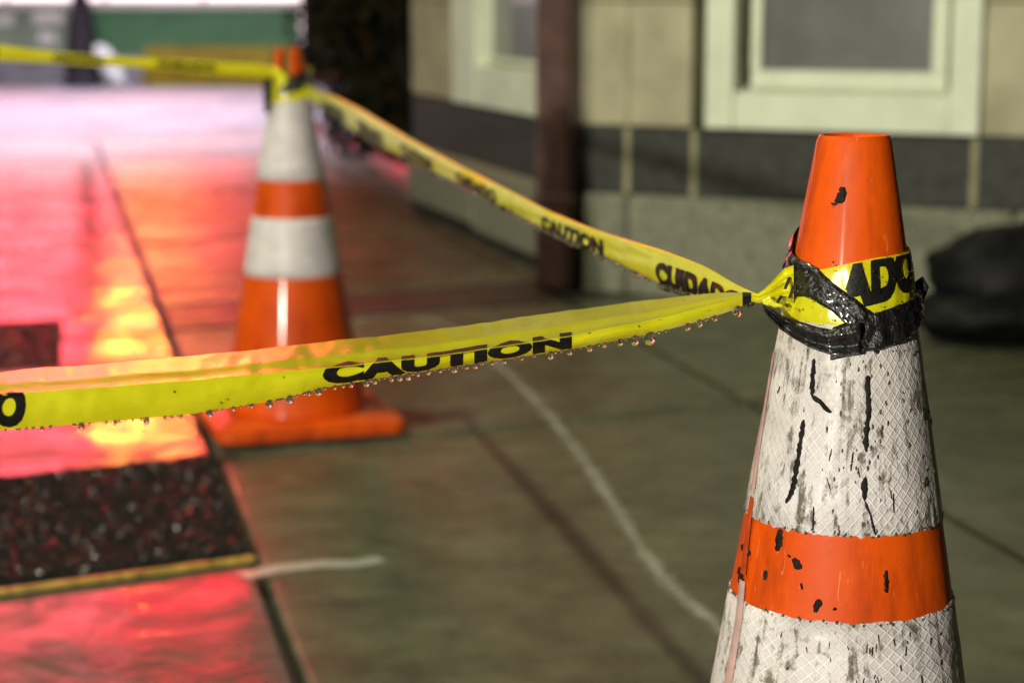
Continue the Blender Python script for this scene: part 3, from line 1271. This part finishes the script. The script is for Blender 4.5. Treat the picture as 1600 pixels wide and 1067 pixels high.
# small beads: on the tapes and on the wet black strap
bd = MB()
rnd = random.Random(3)
for k in range(45):
    px = rnd.uniform(0, 1150)
    t = rnd.uniform(.08, .97)
    c = near_tape(px, t, .0003)
    blob(bd, c, rnd.uniform(.0003, .0008))
for k in range(140):
    px = rnd.uniform(0, 1160)
    blob(bd, near_tape(px, 0.0) + Vector((0, -.0006, -.0005)), rnd.uniform(.0005, .0014), 1.2)
bo = bd.build('water_bead', M['water'], tape1, True)
tag(bo, 'fine beads of rain on the near tape', kind='stuff')
bd = MB()
for k in range(250):
    f_ = rnd.random() ** 1.6
    px = T2.px_at(min(.8, f_))
    blob(bd, far_tape(px, -.02) + Vector((-.001, -.001, -.0012)), rnd.uniform(.0015, .0034), 1.15)
tag(bd.build('water_bead', M['water'], tape2, True), 'row of rain beads along the lower edge of the receding tape', kind='stuff')
bd = MB()
for k in range(150):
    x, y = rnd.uniform(1225, 1430), rnd.uniform(408, 550)
    a, z = cone_hit(x, y, NEAR, .008)
    blob(bd, cone_pt(a, z, NEAR, .0085), rnd.uniform(.0004, .0010))
tag(bd.build('water_bead', M['water'], wrap, True), 'rain beads on the wet tape wrap', kind='stuff')


# ================================================================== marks and repairs on the pavement
def ground_line(name, pts, w, label, z=.0035, mat='line'):
    L = densify([(x, y, 0, 0) for x, y in pts], 10)
    P = [ground(x, y, z) for x, y, _, _ in L]
    # smooth
    for _ in range(6):
        P = [P[0]] + [(P[i - 1] + P[i] * 2 + P[i + 1]) / 4 for i in range(1, len(P) - 1)] + [P[-1]]
    vs, uv = [], []
    for i, p_ in enumerate(P):
        t_ = (P[min(i + 1, len(P) - 1)] - P[max(i - 1, 0)]).normalized()
        nrm = Vector((-t_.y, t_.x, 0))
        for s in (-1, 1):
            vs.append(p_ + nrm * w * .5 * s)
            uv.append((i * .02, (s + 1) / 2))
    fs = [(i * 2, i * 2 + 1, i * 2 + 3, i * 2 + 2) for i in range(len(P) - 1)]
    o = put(name, mesh_of(vs, fs, False, uv), M[mat])
    return tag(o, label, 'paint mark')


ground_line('paint_line', [(548, 505), (585, 495), (640, 494), (700, 507), (760, 553), (815, 603), (870, 662), (915, 722), (960, 790), (1005, 862), (1050, 918), (1125, 980), (1200, 1030)], .115,
            'faint white sprayed arc curving across the pavement between the two cones')
ground_line('paint_line', [(378, 900), (430, 888), (500, 880), (560, 880), (596, 872)], .075,
            'short white sprayed dash beside the corner of the black asphalt repair', mat='dash')


def cold_patch(name, quad, label, n, seed, zt=.016):
    """black asphalt repair: lumpy bed plus loose aggregate"""
    rnd = random.Random(seed)
    root = empty(name, (quad[0] + quad[2]) / 2)
    tag(root, label, 'asphalt patch', 'black asphalt repairs in the pavement')
    c0 = Vector(root.location)

    def P(u, v):
        return lerp(lerp(quad[0], quad[1], u), lerp(quad[3], quad[2], u), v)
    NX = max(20, int((quad[1] - quad[0]).length / .011))
    NY = max(12, int((quad[3] - quad[0]).length / .011))
    vs = []
    for j in range(NY + 1):
        for i in range(NX + 1):
            u, v = i / NX, j / NY
            q = P(u, v)
            e = min(u * NX, (1 - u) * NX, v * NY, (1 - v) * NY)
            z = zt + .006 * mnoise.noise(q * 55) + .005 * mnoise.noise(q * 20 + Vector((3, 1, 0)))
            if e < 1.5:
                z = -.02 if e < .5 else z * .6
            vs.append(Vector((q.x, q.y, z)) - c0)
    n1 = NX + 1
    fs = [(j * n1 + i, j * n1 + i + 1, (j + 1) * n1 + i + 1, (j + 1) * n1 + i) for j in range(NY) for i in range(NX)]
    put('bed', mesh_of(vs, fs, False), M['coldmix'], root)
    mb = MB()
    for k in range(n):
        q = P(rnd.uniform(.004, .996), rnd.uniform(.01, .99))
        r_ = rnd.uniform(.0022, .0052)
        z = zt + .006 * mnoise.noise(q * 55) + .005 * mnoise.noise(q * 20 + Vector((3, 1, 0)))
        c = Vector((q.x, q.y, z + r_ * .25)) - c0
        ax = [Vector((rnd.gauss(0, 1), rnd.gauss(0, 1), rnd.gauss(0, 1))).normalized() for _ in range(1)][0]
        rot = Matrix.Rotation(rnd.uniform(0, 6.28), 3, ax)
        sx, sy, sz = rnd.uniform(.7, 1.2), rnd.uniform(.7, 1.2), rnd.uniform(.6, 1.0)
        oc = [(1, 0, 0), (-1, 0, 0), (0, 1, 0), (0, -1, 0), (0, 0, 1), (0, 0, -1)]
        mb.add([c + rot @ Vector((x * sx, y * sy, z_ * sz)) * r_ * rnd.uniform(.8, 1.15) for x, y, z_ in oc],
               [(0, 2, 4), (2, 1, 4), (1, 3, 4), (3, 0, 4), (2, 0, 5), (1, 2, 5), (3, 1, 5), (0, 3, 5)])
    tag(mb.build('aggregate', M['coldmix'], root), 'loose black stones of the repair', kind='stuff')
    return root


cold_patch('asphalt_patch', [grid(-1.09, -1.262), grid(-.006, -1.262), grid(-.006, -.49), grid(-1.09, -.49)],
           'rough black asphalt repair with yellow edging at the lower left', 26000, 31)
q0, q1, q2, q3 = ground(-90, 583), ground(97, 572), ground(98, 503), ground(-60, 510)
cold_patch('asphalt_patch', [q0, q1, q2, q3], 'smaller dark asphalt repair at the left edge beyond the foreground tape', 1800, 37, .010)
# yellow batten along the near edge of the big patch
bt = MB()
a0, a1 = grid(-1.10, -1.292), grid(.0, -1.292)
dx = (a1 - a0).normalized()
dy = Vector((-dx.y, dx.x, 0))
bt.box(a0 + Vector((0, 0, .001)), dx * (a1 - a0).length, dy * .016, Vector((0, 0, .010)), .002)
tag(bt.build('edging_strip', M['yellow_batten']), 'thin worn yellow strip along the front edge of the big asphalt repair', 'edging strip')

# ================================================================== the stone building on the right
P0 = ground(645, 335)
K1 = ground(896, 449)
D2 = Vector((.9, -.43, 0)).normalized()
D1 = (K1 - P0).normalized()
for q in (P0, K1):
    q.z = 0
N1 = Vector((D1.y, -D1.x, 0))      # outward normals
if N1.dot(-P0) < 0:
    N1 = -N1
N2 = Vector((D2.y, -D2.x, 0))
if N2.dot(-K1) < 0:
    N2 = -N2
L1 = (K1 - P0).length
L2 = 3.0
building = empty('stone_building', K1)
tag(building, 'cream stone building with dark tile band, granite plinth and painted windows', 'building')
KV = Vector(K1)


def s_on(px, py, o, d, n, out=0.0):
    """pixel -> (distance along face, height)"""
    q = on_plane(px, py, o + n * out, n)
    return (q - o).dot(d), q.z


def piece(name, o, d, n, s0, s1, z0, z1, dep, back, mat, parent=building, c=.004):
    mb = MB()
    mb.box(o + d * s0 - n * back + Vector((0, 0, z0)) - KV, d * (s1 - s0), n * (back + dep), Vector((0, 0, z1 - z0)), c)
    return mb.build(name, mat, parent)


ZP, ZT = .33, .535     # plinth top and tile-band top, refined from the photo below
zs = [s_on(1000, 299, K1, D2, N2)[1], s_on(1500, 333, K1, D2, N2)[1]]
ZP = sum(zs) / 2
zs = [s_on(1000, 192, K1, D2, N2)[1], s_on(1500, 221, K1, D2, N2)[1]]
ZT = sum(zs) / 2
WALL_TOP = 3.4
# core masses behind the facing
cm = MB()
inn = .14
cm.prism([P0 - N1 * inn - KV + D1 * .02, K1 - N1 * inn - N2 * inn - KV, K1 + D2 * L2 - N2 * inn - KV, K1 + D2 * L2 - N2 * 2.5 - KV, P0 - N1 * 2.5 - KV], -.2, WALL_TOP)
cm.build('core_wall', M['mortar'], building)


def S2(px, py=250):
    return s_on(px, py, K1, D2, N2)[0]


def S1(px, py=200):
    return s_on(px, py, P0, D1, N1)[0]


# --- face 2 (towards the camera)
cuts = [.0, S2(984), 1.55, 2.4, L2]
for i in range(len(cuts) - 1):
    piece('plinth_stone', K1, D2, N2, cuts[i] + .003, cuts[i + 1] - .003, -.25, ZP, .030, .13, M['plinth'], c=.012)
cuts = [.0, S2(980), S2(1084), S2(1523), S2(1523) + .62, L2]
for i in range(len(cuts) - 1):
    piece('dark_tile', K1, D2, N2, cuts[i] + .009, cuts[i + 1] - .009, ZP + .004, ZT - .003, .0, .13, M['tile'], c=.003)
    piece('mortar_joint', K1, D2, N2, cuts[i + 1] - .012, cuts[i + 1] + .012, ZP + .003, ZT - .002, .003, .12, M['mortar'], c=.002)
wl0, wl1 = S2(1101, 150), S2(1531, 150)
# wall stones: courses left and right of the window
zc = [ZT + .002, ZT + .43, ZT + .86, ZT + 1.29, ZT + 1.72, ZT + 2.15, WALL_TOP]
for i in range(len(zc) - 1):
    piece('wall_stone', K1, D2, N2, .0, S2(984, 100) - .002, zc[i], zc[i + 1] - .005, .0, .13, M['wall'], c=.006)
    piece('wall_stone', K1, D2, N2, S2(984, 100) + .003, S2(1083, 100), zc[i], zc[i + 1] - .005, .012, .13, M['wall'], c=.006)
    piece('wall_stone', K1, D2, N2, wl1 + .006, wl1 + .9, zc[i], zc[i + 1] - .005, .0, .13, M['wall'], c=.006)
    piece('wall_stone', K1, D2, N2, wl1 + .906, L2, zc[i], zc[i + 1] - .005, .0, .13, M['wall'], c=.006)


def window(o, d, n, s0, s1, z0, z1, px_in, parent, rec, rail=.09):
    """painted window: outer casing, recessed sash, pane"""
    w = empty('window', o + d * s0 + Vector((0, 0, z0)) - KV)
    w.parent = building
    base = o + d * s0 + Vector((0, 0, z0))
    i0, i1, zi, p0, p1, zp = px_in

    def pc(name, a, b, lo, hi, dep, back, mat, c=.004):
        mb = MB()
        mb.box(o + d * a - n * back + Vector((0, 0, lo)) - base, d * (b - a), n * (back + dep), Vector((0, 0, hi - lo)), c)
        return mb.build(name, mat, w)
    pc('casing', s0, i0, z0, z1, .022, .10, M['frame'])
    pc('casing', i1, s1, z0, z1, .022, .10, M['frame'])
    pc('casing', i0 + .001, i1 - .001, z0, zi, .018, .10, M['frame'])
    pc('casing', i0 + .001, i1 - .001, z1 - .1, z1 - .001, .018, .10, M['frame'])
    g = (p0 - i0) * .55
    pc('sash_rail', i0 + g * .9 + .002, i1 - g * .5, zi + .012, zp, -.030, .085, M['frame'], .006)
    pc('sash_rail', i0 + g * .9, p0, zp - .001, z1 - .11, -.032, .085, M['frame'], .006)
    pc('sash_rail', p1, i1 - g * .5, zp - .001, z1 - .11, -.032, .085, M['frame'], .006)
    pc('pane', p0 - .004, p1 + .004, zp - .004, z1 - .11, -.060, .068, M['pane'], 0)
    pc('sill_shadow_gap', i0 + .003, i1 - .003, zi - .002, zi + .011, -.07, .09, M['frame'], 0)  # deep-set strip, shaped to leave a shadow line above the bottom casing
    return w


def win_px(o, d, n, x_i0, x_i1, y_i, x_p0, x_p1, y_p):
    return (s_on(x_i0, 80, o, d, n, .02)[0], s_on(x_i1, 80, o, d, n, .02)[0], s_on((x_i0 + x_i1) / 2, y_i, o, d, n, .018)[1],
            s_on(x_p0, 60, o, d, n, -.03)[0], s_on(x_p1, 60, o, d, n, -.03)[0], s_on((x_p0 + x_p1) / 2, y_p, o, d, n, -.03)[1])


wz1 = 2.6
wa = s_on(1101, 150, K1, D2, N2, .02)[0]
wb_ = s_on(1531, 150, K1, D2, N2, .02)[0]
window(K1, D2, N2, wa, wb_, ZT + .004, wz1, win_px(K1, D2, N2, 1147, 1486, 148, 1190, 1456, 112), building, .06)
# head wall over the window
piece('wall_stone', K1, D2, N2, S2(1083, 100) + .02, wl1, wz1 + .004, WALL_TOP, .0, .13, M['wall'], c=.006)

# --- face 1 (along the pavement)
cuts = [0.0, L1 * .48, L1 - .012]
for i in range(len(cuts) - 1):
    piece('plinth_stone', P0, D1, N1, cuts[i] + .003, cuts[i + 1] - .003, .075 - .02 * i, ZP, .028, .13, M['plinth'], c=.014)
piece('footing', P0, D1, N1, -.06, L1 + .0, -.25, .07, -.012, .12, M['soil'], c=.01)
t0, t1 = S1(707), S1(836)
cuts = [0.0, t0 + .01, min(t1, L1 - .02), L1 - .015]
for i in range(2):
    piece('dark_tile', P0, D1, N1, cuts[i] + .009, cuts[i + 1] - .009, ZP + .004, ZT - .003, .0, .13, M['tile'], c=.003)
piece('dark_tile', P0, D1, N1, cuts[2] + .009, L1 - .0, ZP + .004, ZT - .003, -.001, .13, M['tile'], c=.003)
w10, w11 = s_on(706, 100, P0, D1, N1, .02)[0], s_on(852, 100, P0, D1, N1, .02)[0]
w11 = min(w11, L1 - .03)
for i in range(len(zc) - 1):
    piece('wall_stone', P0, D1, N1, .0, w10 - .004, zc[i], zc[i + 1] - .005, .0, .13, M['wall'], c=.006)
wp = win_px(P0, D1, N1, 742, 846, 108, 738, 836, 92)
window(P0, D1, N1, w10, w11, ZT + .004, wz1, (wp[0], min(wp[1], w11 - .03), wp[2], wp[3], min(wp[4], w11 - .08), wp[5]), building, .06)
piece('wall_stone', P0, D1, N1, w10, L1, wz1 + .004, WALL_TOP, .0, .13, M['wall'], c=.006)
# downpipe in the corner
dpx = on_plane(878, 440, K1 + N1 * .06, Vector((0, -1, 0)))
dp = MB()
pc_ = K1 + (N1 + N2).normalized() * .055 - D1 * .02
dp.box(pc_ - D2 * .066 - N2 * .02 - KV, D2 * .132, N2 * .10, Vector((0, 0, WALL_TOP)), .012)
dp.build('downpipe', M['pipe'], building)
for z_ in (.30, 1.7):
    b_ = MB()
    b_.box(pc_ - D2 * .074 - N2 * .025 + Vector((0, 0, z_)) - KV, D2 * .148, N2 * .110, Vector((0, 0, .04)), .006)
    b_.build('pipe_bracket', M['pipe'], building)

# ================================================================== black bag against the plinth
def make_bag(loc, rx, ry, h, seed, name, label, mat, lean=0.0, cat='bag'):
    rnd = random.Random(seed)
    vs, fs = [], []
    nu, nv = 40, 22
    for j in range(nv + 1):
        t_ = j / nv
        ph = -math.pi / 2 + math.pi * t_
        for i in range(nu):
            a = 2 * math.pi * i / nu
            d = Vector((math.cos(a) * math.cos(ph), math.sin(a) * math.cos(ph), math.sin(ph)))
            f_ = 1 + .10 * mnoise.noise(d * 2.1 + Vector((seed, 0, 0))) + .07 * mnoise.noise(d * 6 + Vector((0, seed, 0))) + .03 * mnoise.noise(d * 15)
            q = Vector((d.x * rx * f_, d.y * ry * f_, (d.z * .5 + .5) * h * (1 + .1 * mnoise.noise(d * 3))))
            if d.z < -.55:
                q.z = max(0, q.z * .3)
            q.z = max(q.z, 0.0)
            q.x += lean * q.z
            vs.append(q)
    for j in range(nv):
        for i in range(nu):
            fs.append((j * nu + i, j * nu + (i + 1) % nu, (j + 1) * nu + (i + 1) % nu, (j + 1) * nu + i))
    o = put(name, mesh_of(vs, fs, True), mat)
    o.location = loc
    return tag(o, label, cat)


gb0 = ground(1545, 535)
bagroot = empty('refuse_bag', (gb0.x + .07, gb0.y + .05, .002))
tag(bagroot, 'black bag slumped on the pavement against the granite plinth at the right edge', 'bag')
b1 = make_bag((0, 0, 0), .30, .19, .30, 4, 'sack', 'x', M['bag'], .0)
b2 = make_bag((0, 0, 0), .31, .20, .17, 9, 'slumped_fold', 'x', M['bag'], .0)
for b_, off_ in ((b1, (.06, .03, .045)), (b2, (.0, -.02, 0.0))):
    for k_ in ('label', 'category'):
        if k_ in b_:
            del b_[k_]
    b_.parent = bagroot
    b_.location = off_

# ================================================================== planting bed and hedge beyond the building corner
def foliage(n, center, ext, seed, size, mat_i):
    rnd = random.Random(seed)
    vs, fs = [], []
    clumps = [Vector((rnd.uniform(-1, 1) * ext[0], rnd.uniform(-1, 1) * ext[1], rnd.uniform(-1, 1) * ext[2])) for _ in range(60)]
    for k in range(n):
        c = rnd.choice(clumps)
        p_ = center + c + Vector((rnd.gauss(0, .16), rnd.gauss(0, .16), rnd.gauss(0, .16)))
        p_.z = max(.03, p_.z)
        d = Vector((rnd.gauss(0, 1), rnd.gauss(0, 1), rnd.gauss(0, .7))).normalized()
        w = d.cross(Vector((rnd.gauss(0, 1), rnd.gauss(0, 1), rnd.gauss(0, 1)))).normalized()
        s = size * rnd.uniform(.6, 1.3)
        o = len(vs)
        vs += [p_, p_ + d * s * .5 + w * s * .3, p_ + d * s, p_ + d * s * .5 - w * s * .3]
        fs.append((o, o + 1, o + 2, o + 3))
    return mesh_of(vs, fs)


def mat_leaf(name, cols):
    t = NT(name)
    g = t.n('ShaderNodeNewGeometry')
    t.set(color=t.ramp(g.outputs['Random Per Island'], cols), rough=.8, spec=.08)
    return t.m


M['leaf'] = mat_leaf('dark_leaves', [(0, (.010, .013, .006)), (.55, (.022, .024, .010)), (.9, (.026, .020, .010)), (.98, (.06, .026, .010))])
M['bark'] = simple('dark_bark', (.03, .022, .016), .8, .4, 20, .4)
for i, (px, py, lab) in enumerate(((520, 225, 'dark leafless-looking bush behind the tip of the far cone'), (575, 262, 'dark brown-green bush next to the left corner of the stone building'))):
    g0 = ground(px, py)
    cen = Vector((g0.x + (.78, .40)[i], g0.y + .75, 0))
    root = empty('bush', cen)
    tag(root, lab, 'bush', 'bushes in the bed beyond the building')
    put('foliage', foliage(15000, Vector((0, 0, 1.05)), (.62, .60, .95), 50 + i, .085, 0), M['leaf'], root)
    st = MB()
    for k in range(9):
        a = k * .7 + i
        st.tube([(.1 * math.cos(a), .1 * math.sin(a), 0), (.25 * math.cos(a), .25 * math.sin(a), .6), (.5 * math.cos(a + .3), .5 * math.sin(a + .3), 1.7)], [.022, .016, .006], 6)
    st.build('trunk', M['bark'], root)
# dark wall behind the bushes
bw = MB()
p_ = ground(640, 290)
q_ = ground(470, 205)
bwd = (q_ - p_).normalized()
bwn = Vector((bwd.y, -bwd.x, 0))
off_ = bwn * 1.75 if bwn.x > 0 else bwn * -1.75
sd = off_.normalized()
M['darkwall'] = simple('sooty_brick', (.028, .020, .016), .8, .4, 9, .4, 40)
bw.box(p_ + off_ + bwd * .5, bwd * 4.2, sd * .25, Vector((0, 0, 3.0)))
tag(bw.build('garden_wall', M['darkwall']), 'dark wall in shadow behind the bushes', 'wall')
# low edging stones of the bed
for i in range(4):
    a = lerp(p_, q_, i / 4)
    b = lerp(p_, q_, (i + 1) / 4 - .01)
    k = MB()
    k.box(a + Vector((0, 0, -.02)), b - a, sd * .12, Vector((0, 0, .10)), .012)
    tag(k.build('bed_edging', M['stonekerb']), ('wet edging stone of the planting bed, nearest the building corner', 'wet edging stone of the bed, second from the building corner', 'wet edging stone of the bed, third from the building corner', 'wet edging stone of the bed, farthest from the building corner')[i], 'edging', 'edging stones of the planting bed')

# ================================================================== things across the street
RZ = -.11
M['green'] = simple('green_paint', (.035, .105, .040), .5, .2, 3, .1)
M['palegreen'] = simple('faded_green_paint', (.16, .19, .13), .6, .25, 2, .1)
M['coping'] = simple('pale_coping', (.55, .50, .46), .6, .15, 4, .2)
M['wallbase'] = simple('grey_render', (.12, .11, .12), .7, .3, 3, .2)
M['iron'] = simple('dark_iron', (.012, .009, .011), .7, .3, 10, .2, spec=.1)
M['whitebag'] = simple('white_bag_film', (.30, .29, .29), .6, .1, 12, .4, 30)
M['yellow_kerb'] = simple('dirty_yellow_paint', (.085, .058, .002), .7, .35, 6, .2, 30, spec=.1)
WY = 27.0


def zat(py, y):
    return at(800, py, y).z


wallg = empty('low_wall', (-4.5, WY, RZ))
tag(wallg, 'low green painted wall with pale top across the street', 'wall')
xr = at(466, 40, WY).x
x1_ = at(112, 40, WY).x


def wpart(name, x0, x1, z0, z1, yo, dep, mat, c=.01):
    mb = MB()
    mb.box(Vector((x0, WY + yo, z0)) - Vector(wallg.location), (x1 - x0, 0, 0), (0, dep, 0), (0, 0, z1 - z0), c)
    return mb.build(name, mat, wallg)


wpart('panel', x1_, xr, .30, zat(14, WY), 0, .25, M['green'])
wpart('panel', -13, x1_ - .01, .30, zat(14, WY), .01, .25, M['palegreen'])
wpart('base', -13, xr, RZ, .299, -.02, .28, M['wallbase'])
wpart('coping', -13, xr, zat(14, WY) + .002, zat(2, WY), -.04, .33, M['coping'])
for (x0, x1, y0, y1) in ((52, 98, 18, 38), (60, 84, 50, 68), (-30, 20, 22, 40)):
    wpart('notice', at(x0, 30, WY).x, at(x1, 30, WY).x, zat(y1, WY), zat(y0, WY), -.006, .012, M['coping'], 0)

pb = at(130, 121, 26.0)
post = empty('street_post', (pb.x, 26.0, RZ))
tag(post, 'dark iron post with a flared foot standing across the street', 'post')
mb = MB()
v, f, uv = lathe([(.0, .0), (.27, .0), (.27, .06), (.235, .10), (.245, .16), (.225, .45), (.19, .75), (.15, .95), (.12, 1.1)], 20)
put('foot', mesh_of(v, f, True), M['iron'], post)
v, f, uv = lathe([(.12, 1.1), (.10, 1.3), (.075, 4.2), (.0, 4.25)], 16)
put('shaft', mesh_of(v, f, True), M['iron'], post)

wbq = at(178, 100, 25.6)
make_bag((wbq.x + .05, 25.7, RZ), .15, .12, .56, 17, 'plastic_bag', 'white plastic bag leaning beside the dark post across the street', M['whitebag'], -.45)

yk = MB()
ya, yb = at(226, 80, 26.2).x, at(466, 80, 26.2).x
ytop = zat(73, 26.2)
yk.add([(ya, 26.0, RZ), (yb, 26.0, RZ), (yb, 26.4, RZ), (ya, 26.4, RZ), (ya + .03, 26.1, ytop), (yb - .03, 26.1, ytop), (yb - .03, 26.3, ytop), (ya + .03, 26.3, ytop),
        (ya, 26.0, .14), (yb, 26.0, .14), (yb, 26.4, .14), (ya, 26.4, .14)],
       [(3, 2, 1, 0), (4, 5, 6, 7), (0, 1, 9, 8), (1, 2, 10, 9), (2, 3, 11, 10), (3, 0, 8, 11), (8, 9, 5, 4), (9, 10, 6, 5), (10, 11, 7, 6), (11, 8, 4, 7)])
tag(yk.build('road_barrier', M['yellow_kerb']), 'low yellow painted barrier in front of the green wall', 'barrier')

# shop front beyond the low wall: its glow is what the wet paving mirrors
SY = 32.0
shop = empty('shop_front', (-8, SY, RZ))
tag(shop, 'brightly lit shop front across the street glowing pinkish white behind the low wall', 'building')
SO = Vector(shop.location)
M['shopwall'] = simple('dark_facade', (.05, .045, .05), .7, .2, 2, .1)
M['red_glow'] = mat_emit('red_sign_glow', SIGN_RED, SIGN_RED_STRENGTH)
M['pink_glow'] = mat_emit('pink_tube_glow', (1.0, .55, .62), SIGN_RED_STRENGTH * .9)
M['amber_glow'] = mat_emit('amber_sign_glow', SIGN_AMBER, SIGN_AMBER_STRENGTH)
M['white_glow'] = mat_emit('lit_window', (1.0, .80, .82), WINDOW_STRENGTH)


def spart(name, x0, x1, z0, z1, yo, dep, mat, c=0):
    mb = MB()
    mb.box(Vector((x0, SY + yo, z0)) - SO, (x1 - x0, 0, 0), (0, dep, 0), (0, 0, z1 - z0), c)
    return mb.build(name, mat, shop)


spart('facade', -20, -3.3, RZ, 13, 0, 4, M['shopwall'])
xx = -19.6
while xx < -3.9:
    spart('lit_window', xx, xx + 1.56, .35, 1.35, -.03, .02, M['white_glow'])
    spart('lit_window', xx, xx + 1.56, 1.42, 2.2, -.03, .02, M['white_glow'])
    xx += 1.62
for i, z0 in enumerate((2.35, 3.75, 5.15, 6.55, 7.95, 9.35)):
    spart('sign_panel', -10.2, -4.4, z0, z0 + 1.22, -.08, .06, M['red_glow'], 0)
    spart('sign_tube', -10.2 + .7 * (i % 3), -7.0 - .5 * (i % 2), z0 + 1.235, z0 + 1.39, -.10, .05, M['pink_glow'], 0)
for (x0, x1, z0, z1) in ((-6.72, -6.42, 5.3, 5.7), (-6.2, -6.05, 5.4, 5.6), (-5.8, -5.6, 5.0, 5.3), (-5.7, -5.6, 4.1, 4.25)):
    spart('sign_lamp', x0, x1, z0, z1, -.16, .07, M['amber_glow'], .01)

# ================================================================== lamps out of view (tall one assumed, front and road ones added for light)
def unseen_lamp(foot, pos, power, color, soft, label, spot=None):
    h = pos.z
    root = empty('unseen_lamp', foot)
    tag(root, label, 'street lamp', 'assumed and added lamps out of view')
    dx = Vector((pos.x - foot[0], pos.y - foot[1], 0))
    v, f, uv = lathe([(0, 0), (.14, 0), (.13, .3), (.075, .5), (.05, h + .3), (0, h + .32)], 16)
    put('pole', mesh_of(v, f, True), M['iron'], root)
    zz = h - foot[2]
    a = MB()
    a.tube([(0, 0, zz + .22), dx * .4 + Vector((0, 0, zz + .38)), dx * .85 + Vector((0, 0, zz + .30))], .03, 10)
    a.build('arm', M['iron'], root, True)
    u = dx.normalized()
    w = Vector((-u.y, u.x, 0))
    a = MB()
    a.box(dx - u * .3 - w * .14 + Vector((0, 0, zz + .19)), u * .6, w * .28, (0, 0, .10), .03)
    a.build('lamp_head', M['iron'], root)
    a = MB()
    a.box(dx - u * .2 - w * .09 + Vector((0, 0, zz + .17)), u * .4, w * .18, (0, 0, .015))
    a.build('lens', mat_emit('lamp_lens_glow', color, 20), root)
    ld = bpy.data.lights.new('unseen_lamp_light', 'SPOT' if spot else 'POINT')
    if spot:
        ld.spot_size = R(spot)
        ld.spot_blend = .6
    ld.energy = power
    ld.color = color
    ld.shadow_soft_size = soft
    lo_ = bpy.data.objects.new('unseen_lamp_light', ld)
    COL.objects.link(lo_)
    lo_.location = pos


unseen_lamp((-4.6, LAMP_POS.y, 0), LAMP_POS, LAMP_POWER, LAMP_COLOR, .07, 'assumed tall street lamp, out of view on the kerb side, lighting the cones from the left')
unseen_lamp((-4.7, FILL_POS.y, 0), FILL_POS, FILL_POWER, FILL_COLOR, .15, 'unseen low lamp added behind the camera to light the cones from the front')  # added frontal fill light, brightens the near cone and tape
unseen_lamp((-9.5, ROAD_POS.y, RZ), ROAD_POS, ROAD_POWER, ROAD_COLOR, .2, 'unseen lamp added over the road to brighten it with cool white light', 112)
